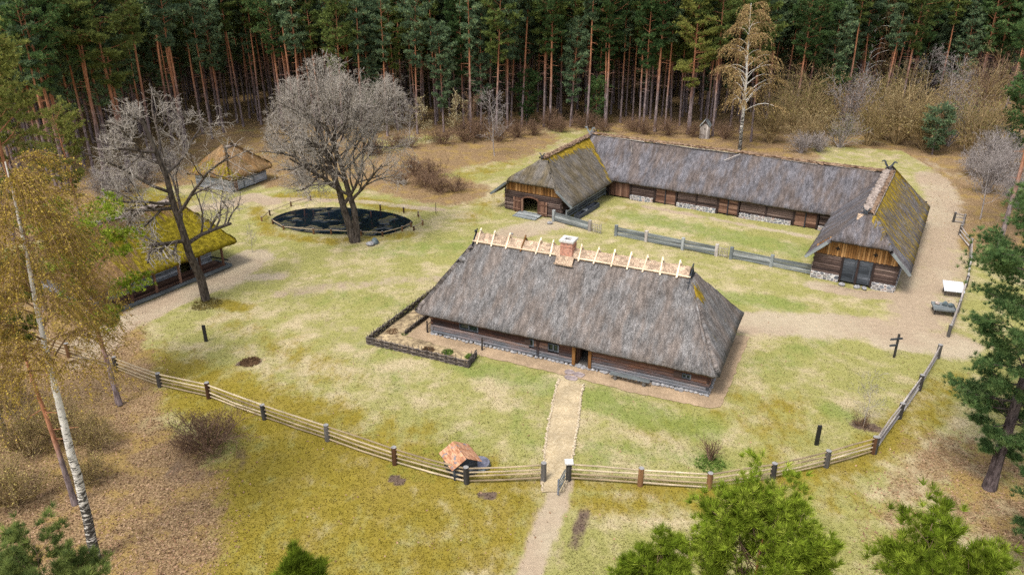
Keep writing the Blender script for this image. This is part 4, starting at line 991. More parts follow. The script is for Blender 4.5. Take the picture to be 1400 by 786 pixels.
def wattle_gate(a, b, label, rzadd=0., seed=0):
    a, b = G(*a), G(*b); d = b - a; L = d.length; t = thing('slat_gate', label, 'gate', (a.x, a.y, 0), math.atan2(d.y, d.x) + rzadd)
    mb = MB(seed)
    for z in (.25, .62, .98): mb.rod((.1, 0, z), (L - .1, 0, z), .03)
    mb.build('gate_rail', M['rail_grey'], t)
    for k in range(6):
        mb = MB(k + seed); x = .15 + (L - .3) * k / 5; mb.bar((x, -.04, .1), (x, -.04, 1.12 if k < 5 else 1.25), .07, .03 if k < 5 else .08, up=(0, 1, 0)); mb.build('slat', M['rail_grey'], t)
wattle_gate((808, 317), (823, 321), 'open slatted gate beside the short courtyard fence on the left', 0, 1)
wattle_gate((981, 351), (996, 353), 'closed slatted gate between the two longer courtyard fences', 0, 2)
# railing and dark trough along the left barn
rl = thing('plank_railing', 'weathered plank railing along the courtyard side of the left barn', 'railing', (*loc2w(LB, 8.0, .4), 0), LB[2] + math.pi / 2)
for x in (0, 2.8, 5.6, 8.4, 11): mb = MB(x); mb.bar((x, 0, 0), (x, 0, 1.15), .16, .16, up=(1, 0, 0)); mb.build('post', M['board_grey'], rl)
for z in (.35, .7, 1.02):
    mb = MB(z); mb.bar((-.1, -.11, z), (11.1, -.11, z), .05, .2); mb.build('board', M['board_grey'], rl)
tr = MB(5)
L_ = 5.6
tr.bar((0, -.32, .28), (L_, -.32, .28), .1, .5); tr.bar((0, .32, .28), (L_, .32, .28), .1, .5); tr.bar((0, 0, .06), (L_, 0, .06), .54, .08); tr.bar((.03, -.27, .28), (.03, .27, .28), .06, .48); tr.bar((L_ - .03, -.27, .28), (L_ - .03, .27, .28), .06, .48)
tag(tr.build('trough', M['board_dark'], None, (*loc2w(LB, 9.05, 1.0), 0), LB[2] + math.pi / 2), 'long dark hollow log trough on the grass beside the left barn', 'trough')
mb = MB(6); mb.box(-.35, .35, -.28, .28, 0, .05); tag(mb.build('board', M['board_grey'], None, (*loc2w(LB, 9.05, 3.2), .535), LB[2] + math.pi / 2 + .2), 'pale board lying across the dark log trough', 'board')
for p, r, lab in (((752, 306), .3, 'brown stone at the near end of the left barn railing'), ((700, 320), .12, 'small stone in the dirt before the arched doorway')):
    parts = []; pebble(parts, (0, 0, r * .4), r, R0, .7); tag(link('stone', np_mesh('stone', parts, [M['stone']]), None, (*G(*p)[:2], 0)), lab, 'stone')

# pond railings
def pond_rail(pix, lab, seed):
    P = [G(*p) for p in pix]; o = P[0]; t = thing('pond_railing', lab, 'railing', (o.x, o.y, 0)); q = random.Random(seed)
    for p in P: mb = MB(q.random()); d = p - o; mb.rod((d.x, d.y, -.2), (d.x, d.y, .62), .11, .1, 8, capmi=1); mb.build('post', [M['post_brown'], M['endgrain']], t)
    for a, b in zip(P[:-1], P[1:]):
        mb = MB(q.random()); mb.rod(a - o + Vector((0, 0, .45)), b - o + Vector((0, 0, .45)), .05, .05, 6); mb.build('rail', M['rail_wood'], t)
pond_rail([(358, 303), (369, 294), (398, 282), (425, 274)], 'low single rail fence round the back left bank of the pond', 1)
pond_rail([(373, 306), (388, 315), (429, 319), (453, 320), (494, 322), (523, 323), (550, 316), (562, 310)], 'low single rail fence along the near bank of the pond', 2)
pond_rail([(566, 316), (578, 308), (572, 296)], 'low railing at the right tip of the pond', 3)
for p, lab in (((520, 286), 'short brown post on the back bank of the pond, left one of two'), ((552, 290), 'short brown post on the back bank of the pond, right one of two')):
    mb = MB(4); mb.rod((0, 0, -.2), (0, 0, .6), .11, .1, 8, capmi=1); tag(mb.build('post', [M['post_brown'], M['endgrain']], None, (*G(*p)[:2], 0)), lab, 'post')
mb = MB(4); mb.rod((0, 0, -.1), (0, 0, 1.45), .04, .03); tag(mb.build('stake', M['post_dark'], None, (*G(596, 293)[:2], 0)), 'thin upright stake in the grass right of the pond', 'stake')
for p, r, m_, lab in (((506, 336), .42, 'stone', 'pale rounded boulder beside the forked tree by the pond'), ((513, 333), .5, 'stone_dark', 'dark blue grey boulder beside the forked tree by the pond')):
    parts = []; pebble(parts, (0, 0, r * .45), r, R0, .75); tag(link('boulder', np_mesh('boulder', parts, [M[m_]]), None, (*G(*p)[:2], 0)), lab, 'boulder')
# posts, signpost, board, display stand
for p, lab in (((282, 467), 'slim black marker post on the lawn left of the bare tree shadow'), ((1116, 608), 'black marker post on the lawn near the right front fence')):
    mb = MB(7); mb.bar((0, 0, -.1), (0, 0, 1.5), .26, .14, up=(0, 1, 0), ch=.15); tag(mb.build('marker_post', M['black'], None, (*G(*p)[:2], 0)), lab, 'post')
bpy.data.objects['marker_post']['label'] = 'slim black marker post on the lawn near the log shed with porch'
sp = thing('signpost', 'wooden signpost with small direction boards beside the dirt track', 'signpost', (*G(1222, 489)[:2], 0), math.radians(10))
mb = MB(8); mb.bar((0, 0, -.1), (0, 0, 2.1), .13, .13, up=(0, 1, 0)); mb.build('pole', M['post_dark'], sp)
mb = MB(9); mb.bar((-.75, -.1, 1.75), (.3, -.1, 1.75), .05, .16); mb.build('direction_board', M['board_dark'], sp)
mb = MB(9); mb.bar((-.7, -.1, 1.2), (-.08, -.1, 1.2), .05, .16); mb.build('direction_board', M['board_dark'], sp)
wb_ = thing('info_board', 'large white slanted information board beside the right rail fence', 'board', (*G(1301, 403)[:2], 0), math.radians(-18))
mb = MB(1); mb.bar((0, -.75, .62), (0, .75, 1.05), 1.7, .06); mb.build('panel', M['white_board'], wb_)
for s in (-.65, .65): mb = MB(2); mb.bar((s, -.4, 0), (s, -.4, .66), .09, .09); mb.bar((s, .5, 0), (s, .5, .92), .09, .09); mb.build('leg', M['post_dark'], wb_)
ds = thing('display_table', 'grey edged display table with small models beside the right rail fence', 'table', (*G(1288, 427)[:2], 0), math.radians(-18))
mb = MB(3); mb.box(-.85, .85, -.8, .6, .5, .56); mb.box(-.9, -.852, -.85, .65, .5, .68); mb.box(.852, .9, -.85, .65, .5, .68); mb.box(-.85, .85, -.86, -.802, .5, .68); mb.box(-.85, .85, .602, .66, .5, .68); mb.build('table_top', M['board_grey'], ds)
for sx in (-.7, .7):
    for sy in (-.6, .45): mb = MB(4); mb.bar((sx, sy, 0), (sx, sy, .498), .1, .1); mb.build('leg', M['post_dark'], ds)
for (x, y, s_, m_, lab) in ((-.45, .35, .17, 'brick', 'small reddish block on the display table'), (.1, .3, .24, 'stone_dark', 'dark stone lump in the middle of the display table'), (.6, .15, .2, 'stone_dark', 'dark stone lump at the right of the display table')):
    parts = []; pebble(parts, (0, 0, s_ * .8), s_, R0, .95); tag(link('stone_sample', np_mesh('stone_sample', parts, [M[m_]]), None, (*loc2w((ds.location.x, ds.location.y, math.radians(-18)), x, y), .56)), lab, 'stone sample')

# ------------------------------------------------------------------ vegetation
def unit(v):
    v = np.asarray(v, float); return v / max(np.linalg.norm(v), 1e-9)
def grow(segs, tips, p, d, L, r, lev, maxlev, q, par):
    """recursive branching; segs[lev] collects segments"""
    n = par['n'][lev]; up = par['up'][lev]; wob = par['wob'][lev]; step = L / n
    pts = [p]; dirs = [d]; rad = [r]
    env = par.get('env')
    for i in range(n):
        d = unit(d + q.normal(0, wob, 3) + np.array([0, 0, up]) / n); p = p + d * step
        if env is not None and lev > 0 and (((p - env[0]) / env[1]) ** 2).sum() > q.uniform(*par.get('edge', (.8, 1.18))): break
        pts.append(p); dirs.append(d); rad.append(max(r * (1 - (1 - par['taper']) * (i + 1) / n), .004))
    n = len(pts) - 1
    if n < 1: return
    for i in range(n): segs[lev].append((*pts[i], *pts[i + 1], rad[i], rad[i + 1]))
    if lev == maxlev: tips.append((pts, dirs)); return
    k = par['kids'][lev]
    for c in range(k):
        t = par['t0'][lev] + (1 - par['t0'][lev]) * (c + q.uniform(0, 1)) / k; i = min(int(t * n), n - 1); f = t * n - i
        bp = pts[i] + (pts[i + 1] - pts[i]) * f; bd = dirs[i + 1]
        s = unit(np.cross(bd, q.normal(0, 1, 3))); a = par['ang'][lev] * q.uniform(.7, 1.25)
        nd = unit(bd * math.cos(a) + s * math.sin(a))
        grow(segs, tips, bp, nd, L * par['len'][lev] * q.uniform(.7, 1.2) * (1.1 - .45 * t), max(rad[i] * par['rr'][lev], .004), lev + 1, maxlev, q, par)
def thick_min(a, rmin): a = np.array(a, float); a[:, 6] = np.maximum(a[:, 6], rmin); a[:, 7] = np.maximum(a[:, 7], rmin); return a

def make_tree(name, label, cat, loc, trunk_me, crown_me, rz=0., scale=1., group=None):
    t = thing(name, label, cat, loc, rz, group); t.scale = (scale,) * 3
    link('trunk', trunk_me, t); link('crown', crown_me, t); return t

def pine_meshes(seed, H, crown0, Lmax, nl, nsb, ntuft, K, blen, bwid, needle, bark='pinebark', r=.19, lean=(0, 0), shape=.7, stubs=10, side=None, spread=.55, limb=None, up=0., flat=.5, tip=.25, scat=1.):
    q = np.random.default_rng(seed); n = 14; pts = []
    off = np.cumsum(q.normal(0, .05, (n + 1, 2)), 0)
    for i in range(n + 1): t = i / n; pts.append(np.array([lean[0] * t ** 1.3 * H + off[i, 0] * t, lean[1] * t ** 1.3 * H + off[i, 1] * t, t * H]))
    rad = [max(r * (1 - .82 * (i / n) ** 1.15), .03) * (1.25 if i == 0 else 1) for i in range(n + 1)]
    ts = [(*pts[i], *pts[i + 1], rad[i], rad[i + 1]) for i in range(n)]
    def at(t): i = min(int(t * n), n - 1); f = t * n - i; return pts[i] + (pts[i + 1] - pts[i]) * f
    for k in range(stubs):
        t = q.uniform(.25, max(crown0, .3)); a = q.uniform(0, 6.28); p = at(t); L = q.uniform(.4, 1.5); e = p + np.array([math.cos(a) * L, math.sin(a) * L, q.uniform(-.3, .2) * L]); ts.append((*p, *e, .03, .012))
    V, F_ = tubes(ts, 8 if r > .15 else 6); trunk = np_mesh('trunk', [(V, F_, 0, None)], [M[bark]])
    bs, cen, dr = [], [], []
    for k in range(nl):
        u = (k + q.uniform(0, 1)) / nl; t = crown0 + (1 - crown0) * u * .97; a = k * 2.4 + q.normal(0, .5); p = at(t)
        prof = (math.sin(math.pi * min(1, .16 + .84 * (1 - u) ** shape)) ** .6 if u < .999 else .3); prof = max(prof * (1.0 if u > .15 else .55 + 3 * u), .22)
        L = Lmax * prof * q.uniform(.65, 1.2)
        if side is not None: L *= 1 + .8 * math.cos(a - side)
        el = math.radians(-8 + up + 50 * u + q.normal(0, 10)); d = np.array([math.cos(a) * math.cos(el), math.sin(a) * math.cos(el), math.sin(el)])
        lp = [p]; dd = d
        for j in range(4): dd = unit(dd + np.array([0, 0, .10]) + q.normal(0, .10, 3)); lp.append(lp[-1] + dd * L / 4)
        r0 = max(.02, r * .3 * (1 - u * .7)) * min(1.3, L / Lmax + .35)
        for j in range(4): bs.append((*lp[j], *lp[j + 1], r0 * (1 - j * .22), r0 * (1 - (j + 1) * .22)))
        for b in range(nsb):
            s = .28 + .72 * (b + q.uniform(0, 1)) / nsb; j = min(int(s * 4), 3); bp = lp[j] + (lp[j + 1] - lp[j]) * (s * 4 - j)
            yaw = q.choice([-1, 1]) * q.uniform(.5, 1.2); hd = unit([dd[0] * math.cos(yaw) - dd[1] * math.sin(yaw), dd[0] * math.sin(yaw) + dd[1] * math.cos(yaw), q.uniform(.0, flat)])
            sl = (.25 + .40 * (1 - s) + .12) * L * q.uniform(.6, 1.1) + .25; e = bp + hd * sl
            bs.append((*bp, *e, r0 * .35, r0 * .15))
            m = max(1, int(ntuft * (sl / .9 + .3)))
            for i in range(m):
                c = bp + (e - bp) * q.uniform(tip, 1.08) + q.normal(0, (.13 * sl + .05) * scat, 3) * np.array([1, 1, .45]); cen.append(c); dr.append(unit(hd * .55 + np.array([0, 0, .65]) + q.normal(0, .35, 3)))
    cen, dr = np.array(cen), np.array(dr)
    bv, bf = tubes(bs, 5); nv, nf, nr = blades(cen, dr, K, blen, bwid, spread, q)
    crown = np_mesh('crown', [(bv, bf, 0, None), (nv, nf, 1, nr)], [M[limb or bark], M[needle]])
    return trunk, crown

def bare_meshes(seed, stems, par, maxlev, bark, twig, split=2, rmin=.011, leaves=None, leafmat=None, leafsize=.06):
    q = np.random.default_rng(seed); segs = [[] for _ in range(maxlev + 1)]; tips = []
    for (p, d, L, r) in stems: grow(segs, tips, np.array(p, float), unit(d), L, r, 0, maxlev, q, par)
    tr = [s for l in segs[:split] for s in l]; cr = [s for l in segs[split:] for s in l]
    V, F_ = tubes(thick_min(tr, rmin), 7); trunk = np_mesh('trunk', [(V, F_, 0, None)], [M[bark]])
    V, F_ = tubes(thick_min(cr, rmin), 3); parts = [(V, F_, 0, None)]; mats = [M[twig]]
    if leaves:
        ends = np.array([pt for pts, ds in tips for pt in pts[1:]]); ii = q.integers(0, len(ends), int(leaves)); c = ends[ii] + q.normal(0, .12, (len(ii), 3))
        v, f, r_ = flakes(c, leafsize, q); parts.append((v, f, 1, r_)); mats.append(M[leafmat])
    return trunk, np_mesh('crown', parts, mats)

def birch_meshes(seed, H, r, nl, Lmax, strands, dl, specks, ssize, foliage, t0=.28, drop=1.6, rmin=.010, white=.055, out=.5):
    q = np.random.default_rng(seed); n = 16; pts = [np.zeros(3)]; d = np.array([0, 0, 1.])
    for i in range(n): d = unit(d + q.normal(0, .03, 3) + np.array([0, 0, .1])); pts.append(pts[-1] + d * H / n)
    rad = [max(r * (1 - .9 * (i / n)), .02) for i in range(n + 1)]
    ts = [(*pts[i], *pts[i + 1], rad[i], rad[i + 1]) for i in range(n)]; bs = []; fs = []
    for k in range(nl):
        t = t0 + (1 - t0) * (k + q.uniform(0, 1)) / nl * .97; i = min(int(t * n), n - 1); p = pts[i] + (pts[i + 1] - pts[i]) * (t * n - i); a = k * 2.4 + q.normal(0, .4)
        L = Lmax * (1.05 - .8 * ((t - t0) / (1 - t0))) * q.uniform(.65, 1.15) + .4; dd = unit([math.cos(a), math.sin(a), q.uniform(.9, 1.5)]); lp = [p]; r0 = rad[i] * .42
        for j in range(5): dd = unit(dd + q.normal(0, .1, 3) + np.array([math.cos(a) * .10, math.sin(a) * .10, -.12 * j])); lp.append(lp[-1] + dd * L / 5)
        for j in range(5): (ts if r0 > white and j < 4 else bs).append((*lp[j], *lp[j + 1], r0 * (1 - .19 * j), r0 * (1 - .19 * (j + 1))))
        for s in range(strands):
            u = q.uniform(.25, 1.); j = min(int(u * 5), 4); sp_ = lp[j] + (lp[j + 1] - lp[j]) * (u * 5 - j); yaw = q.uniform(0, 6.28)
            sd_ = unit([out * math.cos(yaw) + dd[0], out * math.sin(yaw) + dd[1], .4]); ln = drop * q.uniform(.5, 1.3); qn = 5; pp = [sp_]
            for m in range(qn): sd_ = unit(sd_ + np.array([0, 0, -.42]) + q.normal(0, .1, 3)); pp.append(pp[-1] + sd_ * ln / qn)
            for m in range(qn): bs.append((*pp[m], *pp[m + 1], rmin, rmin * .8))
            for m in range(specks): v = q.uniform(.1, 1) * qn; m0 = min(int(v), qn - 1); fs.append(pp[m0] + (pp[m0 + 1] - pp[m0]) * (v - m0) + q.normal(0, .05, 3))
    V, F_ = tubes(ts, 8); trunk = np_mesh('trunk', [(V, F_, 0, None)], [M['birch']])
    V, F_ = tubes(bs, 3); v, f, r_ = flakes(np.array(fs), ssize, q)
    return trunk, np_mesh('crown', [(V, F_, 0, None), (v, f, 1, r_)], [M['twig_birch'], M[foliage]])

PAR_OAK = dict(n=[7, 6, 5, 4, 3, 2], up=[.10, .22, .18, .12, .08, .05], wob=[.09, .14, .17, .2, .22, .25], taper=.35, kids=[9, 6, 6, 5, 4], t0=[.3, .22, .2, .15, .1], ang=[.85, .8, .8, .8, .8], len=[.62, .60, .58, .55, .6], rr=[.55, .6, .6, .6, .7])
# forked bare tree beside the pond
tm_, cm_ = bare_meshes(11, [((0, 0, -.2), (-.20, -.05, 1), 14.0, .46), ((.35, .1, -.2), (.10, .1, 1), 13.5, .40)], dict(PAR_OAK, n=[7, 6, 5, 4, 3, 3], kids=[11, 8, 6, 5, 3], len=[.72, .62, .6, .58, .7], ang=[.95, .8, .75, .75, .75], edge=(.84, 1.16), env=(np.array([-.1, 0, 10.8]), np.array([8.0, 8.3, 9.3]))), 5, 'bark_oak', 'twig_pale', 3, .0105)
make_tree('bare_tree', 'big forked leafless tree with a rounded pale crown on the pond bank', 'tree', (*G(484, 331)[:2], 0), tm_, cm_)
tm_, cm_ = bare_meshes(12, [((0, 0, -.2), (-.05, 0, 1), 17.5, .42)], dict(PAR_OAK, n=[7, 6, 5, 4, 3, 3], env=(np.array([-.5, 0, 11.8]), np.array([7.6, 7.6, 8.2])), edge=(.58, 1.35), kids=[13, 6, 6, 5, 3], t0=[.30, .25, .2, .15, .1], len=[.54, .6, .58, .55, .7], ang=[1.05, .8, .8, .8, .8], up=[.1, .18, .15, .1, .05, 0]), 5, 'bark_oak', 'twig_pale', 3, .009)
make_tree('bare_tree', 'tall single trunk leafless tree in front of the mossy log shed', 'tree', (*G(282, 411)[:2], 0), tm_, cm_, 2.6)

# foreground birch and pines on the left
tm_, cm_ = birch_meshes(21, 21.5, .27, 46, 3.4, 44, 0, 25, .043, 'catkin_gold', .50, 2.4, .007, .10)
b0 = make_tree('birch', 'tall white birch with golden drooping twigs at the left edge', 'tree', (*G(132, 766)[:2], 0), tm_, cm_)
tm_, cm_ = birch_meshes(22, 15, .13, 30, 2.8, 26, 0, 20, .045, 'catkin_gold', .40, 2.2, .007)
make_tree('birch', 'slender golden birch half hidden behind the taller birch at the left edge', 'tree', (*G(8, 590)[:2], 0), tm_, cm_)
# far birches
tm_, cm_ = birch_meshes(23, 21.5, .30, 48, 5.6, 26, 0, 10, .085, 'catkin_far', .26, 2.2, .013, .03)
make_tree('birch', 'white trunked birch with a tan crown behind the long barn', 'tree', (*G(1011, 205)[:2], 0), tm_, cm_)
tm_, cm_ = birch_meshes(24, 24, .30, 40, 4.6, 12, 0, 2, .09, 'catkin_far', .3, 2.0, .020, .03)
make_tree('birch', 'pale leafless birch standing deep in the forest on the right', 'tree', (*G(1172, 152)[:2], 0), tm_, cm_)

BR = dict(limb='twig_brown', crown0=.35, nsb=9, ntuft=6, K=46, blen=.34, bwid=.019, spread=.48, up=18, tip=.55, scat=.8, needle='needle_bright', bark='pinebark_low')
def fg_pine(seed, top, z, label, H=None, name='pine_tree', rz=0., **k):
    p = G(*top, z); tm_, cm_ = pine_meshes(seed, z - .42 * k['Lmax'] - 1.85, **k); return make_tree(name, label, 'tree', (p.x, p.y, 0), tm_, cm_, rz)
fg_pine(31, (1048, 640), 13.5, 'bright green bushy pine top at the bottom middle right of the lawn', **dict(BR, crown0=.45, Lmax=2.5, nl=42), r=.16, shape=.8, stubs=4)
fg_pine(36, (905, 712), 12.3, 'smaller bright green pine left of the bushy pine at the bottom', **dict(BR, crown0=.6, Lmax=1.5, nl=26), r=.11, shape=.8, stubs=3)
fg_pine(32, (1338, 712), 15.5, 'light yellow green young pine at the bottom right corner', **dict(BR, crown0=.5, Lmax=2.6, nl=32), r=.15, shape=.8, stubs=3)
fg_pine(33, (398, 700), 14.5, 'small bright pine top poking up at the bottom left of the meadow', **dict(BR, crown0=.66, Lmax=1.0, nl=13, up=34), r=.10, shape=.9, stubs=2)
fg_pine(34, (293, 745), 14.0, 'tip of a young pine at the bottom edge left of another small pine', **dict(BR, crown0=.6, Lmax=.8, nl=9, up=34), r=.08, shape=.9, stubs=2)
fg_pine(35, (34, 712), 9.6, 'dense dark green pine in the lower left corner', **dict(BR, crown0=.45, Lmax=2.2, nl=26, needle='needle_mix'), r=.15, stubs=4)
# big pine at the right edge: sparse flat clumps on a leaning trunk
tm_, cm_ = pine_meshes(41, 17.5, .13, 3.7, 42, 10, 14, 30, .28, .020, 'needle', 'pinebark_dark', .34, (.0, .0), .6, 12, limb='bark_oak', flat=.15, tip=.4)
make_tree('pine_tree', 'large dark pine with a thick scaly trunk at the right edge', 'tree', (*G(1352, 668)[:2], 0), tm_, cm_, 1.0)
tm_, cm_ = pine_meshes(42, 11, .35, 2.6, 24, 9, 10, 30, .28, .02, 'needle_olive', 'pinebark_low', .2, (0, 0), .6, 6)
make_tree('pine_tree', 'olive green pine behind the large dark pine at the right edge', 'tree', (*G(1408, 560)[:2], 0), tm_, cm_)
tm_, cm_ = pine_meshes(43, 7, .3, 2.2, 22, 9, 10, 30, .28, .02, 'needle', 'pinebark_low', .16, (0, 0), .7, 4, limb='bark_oak')
make_tree('pine_tree', 'dark green pine below the large pine in the bottom right corner', 'tree', (*G(1420, 800)[:2], 0), tm_, cm_)
tm_, cm_ = pine_meshes(44, 12, .45, 2.6, 24, 8, 12, 16, .26, .036, 'needle_bright', 'pinebark_low', .2, (-.14, .12), .7, 8, side=1.2)
make_tree('pine_tree', 'leaning pine whose green crown hangs over the mossy shed roof', 'tree', (*G(163, 553)[:2], 0), tm_, cm_)
tm_, cm_ = pine_meshes(45, 15, .72, 2.0, 18, 7, 10, 16, .24, .032, 'needle_olive', 'pinebark_low', .16, (-.03, 0), .7, 10)
make_tree('pine_tree', 'slim pine with a bare reddish trunk left of the golden birch', 'tree', (*G(103, 690)[:2], 0), tm_, cm_)
# mid distance pines round the clearing
mid = [pine_meshes(50 + i, H, c0, Lm, 34, 7, 8, 12, .34, .06, nd, 'pinebark', .26, (0, 0), .65, 14) for i, (H, c0, Lm, nd) in enumerate([(24, .50, 3.4, 'needle'), (22, .36, 3.6, 'needle_olive'), (25, .55, 3.0, 'needle')])]
for px, py, v, s, lab in [(62, 425, 1, 1.0, 'broad olive green pine behind the golden birch'), (20, 330, 1, 1.05, 'olive green pine at the far left edge of the picture'), (118, 330, 1, .62, 'small olive pine at the left end of the mossy shed'),
                          (1362, 350, 2, 1.0, 'single tall pine right of the zigzag rail fence'), (1412, 330, 0, .95, 'dark pine crowding the right edge beyond the zigzag fence'), (1398, 262, 2, 1.0, 'pine at the right edge behind the grey bush'), (752, 176, 2, .95, 'tall lit pine at the forest edge left of the courtyard roofs'), (828, 174, 0, 1.0, 'broad crowned pine in front of the forest above the left end of the long roof'), (895, 180, 2, 1.02, 'slim tall pine at the forest edge behind the long roof'), (940, 184, 1, .95, 'leaning olive crowned pine left of the outhouse'), (388, 178, 0, 1.0, 'pine rising behind the rounded bare crown by the pond'), (1085, 172, 0, .95, 'green crowned pine right of the tan birch'), (300, 172, 2, 1.0, 'bare trunked pine left of the rounded bare crown'), (95, 262, 0, 1.05, 'red trunked pine leaning at the left forest edge'), (148, 244, 2, 1.1, 'pine with a long bare red trunk left of the hut')]:
    make_tree('pine_tree', lab, 'tree', (*G(px, py)[:2], 0), *mid[v], R0.uniform(0, 6), s)

tm_, cm_ = pine_meshes(58, 25, .46, 5.2, 34, 9, 9, 12, .40, .055, 'needle_sunny', 'pinebark', .30, (0, 0), .6, 10, flat=.2, tip=.4)
make_tree('pine_tree', 'tall pine with a broad sunny green crown left of the bare trees', 'tree', (*G(176, 238)[:2], 0), tm_, cm_, .5)
# the forest: straight pines, each its own tree
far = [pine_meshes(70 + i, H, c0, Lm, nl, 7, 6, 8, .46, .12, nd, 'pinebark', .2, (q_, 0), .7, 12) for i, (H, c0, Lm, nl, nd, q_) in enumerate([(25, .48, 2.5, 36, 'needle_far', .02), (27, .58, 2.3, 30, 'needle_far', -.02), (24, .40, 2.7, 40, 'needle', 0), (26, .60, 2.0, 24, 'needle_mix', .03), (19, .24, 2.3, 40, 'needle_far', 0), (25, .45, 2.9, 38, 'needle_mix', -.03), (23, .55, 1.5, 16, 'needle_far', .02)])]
rf = np.random.default_rng(9)
cand = []
def edge_y(x): return float(np.interp(x, EX, EY))
for _ in range(16000):
    x = rf.uniform(-180, 190); y = rf.uniform(95, 270); e = edge_y(x) + 3.5
    if x > 40: e = max(e, 138 if x < 70 else 150)
    if y < e or abs(x) > .70 * y + 6: continue
    cand.append((y - e, x, y))
cand.sort(); pts = []
for d, x, y in cand:
    md = 3.0 if d < 25 else 3.9
    if all((x - a) ** 2 + (y - b) ** 2 > md * md for a, b, _ in pts): pts.append((x, y, d))
near = [p for p in pts if p[2] < 30][:290]; ns_ = set(near); rest = [p for p in pts if p not in ns_]
REG = [(-25, 'tall straight pine in the dark forest edge left of the pond', 'pines of the left forest'), (35, 'tall straight pine in the forest row behind the long barn', 'pines of the middle forest'), (400, 'tall straight pine in the forest beyond the ochre thicket', 'pines of the right forest')]
roots = [None] * len(far)
for k, (x, y, d) in enumerate(near):
    v = int(rf.choice([1, 3, 6, 0, 3, 1] if x < -28 else [0, 1, 2, 3, 4, 5, 6])); reg = next(r for r in REG if x < r[0]); s = rf.uniform(.86, 1.12)
    if roots[v] is None: roots[v] = make_tree('forest_pine', reg[1], 'tree', (x, y, -.05), *far[v], rf.uniform(0, 6.28), s, reg[2])
    else: t_ = copy_tree(roots[v], (x, y, -.05), 0, s, reg[1], reg[2]); t_.rotation_euler = (rf.normal(0, .022), rf.normal(0, .022), rf.uniform(0, 6.28))
# farther trees read as one mass
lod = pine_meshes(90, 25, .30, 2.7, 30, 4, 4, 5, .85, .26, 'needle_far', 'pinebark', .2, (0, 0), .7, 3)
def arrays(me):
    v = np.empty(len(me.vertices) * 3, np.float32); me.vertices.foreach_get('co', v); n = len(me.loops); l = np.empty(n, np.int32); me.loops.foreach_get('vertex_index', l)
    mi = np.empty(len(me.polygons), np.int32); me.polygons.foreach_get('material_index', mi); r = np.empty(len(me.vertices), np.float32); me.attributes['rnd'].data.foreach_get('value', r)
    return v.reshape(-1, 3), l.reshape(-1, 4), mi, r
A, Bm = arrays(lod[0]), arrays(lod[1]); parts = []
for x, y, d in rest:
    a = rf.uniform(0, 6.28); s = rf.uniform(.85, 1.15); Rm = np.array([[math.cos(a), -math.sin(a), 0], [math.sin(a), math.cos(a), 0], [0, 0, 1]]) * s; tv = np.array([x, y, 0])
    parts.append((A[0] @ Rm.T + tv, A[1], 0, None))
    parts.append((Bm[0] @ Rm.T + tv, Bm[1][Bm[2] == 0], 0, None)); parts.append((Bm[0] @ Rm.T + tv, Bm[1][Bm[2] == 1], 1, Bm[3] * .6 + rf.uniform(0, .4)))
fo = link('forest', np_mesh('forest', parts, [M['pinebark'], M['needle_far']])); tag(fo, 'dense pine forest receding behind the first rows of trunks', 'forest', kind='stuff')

# thickets, saplings and shrubs
PAR_SH = dict(n=[4, 3, 3, 2], up=[.15, .1, .05, 0], wob=[.14, .18, .2, .2], taper=.4, kids=[6, 5, 3], t0=[.2, .2, .15], ang=[.6, .7, .8], len=[.6, .6, .6], rr=[.6, .6, .7])
def shrub(seed, h, spread, nst, twig, leaves, lm, ls_, maxlev=2, rmin=.012):
    q = np.random.default_rng(seed); st = []
    for k in range(nst):
        a = q.uniform(0, 6.28); s = q.uniform(.1, 1) * spread; st.append(((math.cos(a) * s * .25, math.sin(a) * s * .25, -.05), (math.cos(a) * s, math.sin(a) * s, 1), h * q.uniform(.6, 1.05), .035 * h / 3 + .01))
    return bare_meshes(seed, st, PAR_SH, maxlev, twig, twig, 1, rmin, leaves, lm, ls_)
PAR_SAP = dict(n=[8, 4, 3, 2], up=[.1, .35, .2, .1], wob=[.04, .12, .15, .2], taper=.2, kids=[20, 6, 4], t0=[.18, .2, .15], ang=[.95, .75, .7], len=[.36, .5, .5], rr=[.45, .6, .7])
def sapling(seed, h, twig, leaves=None, lm=None, ls_=.06, rmin=.014, r=.09):
    return bare_meshes(seed, [((0, 0, -.1), (0, 0, 1), h, r)], PAR_SAP, 3, twig, twig, 1, rmin, leaves, lm, ls_)
saps = [sapling(101, 9, 'twig_grey'), sapling(102, 8, 'twig_ochre', 900, 'bud_pale', .09), sapling(103, 9, 'twig_brown', 700, 'bud_brown', .07), sapling(104, 10, 'twig_pale')]
def put(kind, meshes, spots, cat):
    for px, py, s, lab in spots:
        p = G(px, py); t = make_tree(kind, lab, cat, (p.x, p.y, 0), *meshes, R0.uniform(0, 6), s)
put('bare_sapling', saps[0], [(676, 213, 1.0, 'grey leafless sapling standing alone left of the courtyard barns'), (1290, 175, 1.25, 'purple grey leafless tree among the ochre bushes on the right'), (462, 205, .7, 'thin bare sapling just right of the rounded crown'), (1340, 300, 1.0, 'grey bare tree right of the dirt track below the forest'), (1262, 150, 1.2, 'tall grey brown leafless tree behind the ochre thicket'), (560, 196, .75, 'small grey sapling left of the pale catkin sapling')], 'tree')
put('catkin_sapling', saps[1], [(582, 195, .8, 'pale catkin covered sapling left of the forest edge shrubs'), (620, 192, .85, 'second pale catkin sapling beside the grey leafless one'), (1232, 150, 1.0, 'cream flowering sapling above the ochre thicket')], 'tree')
put('bare_sapling', saps[2], [(1335, 190, 1.3, 'tan leafless tree above the thicket at the right edge'), (1372, 205, 1.2, 'russet leafless tree at the far right of the thicket'), (648, 196, .8, 'brown leafless sapling between the pale catkin sapling and the lone grey sapling')], 'tree')
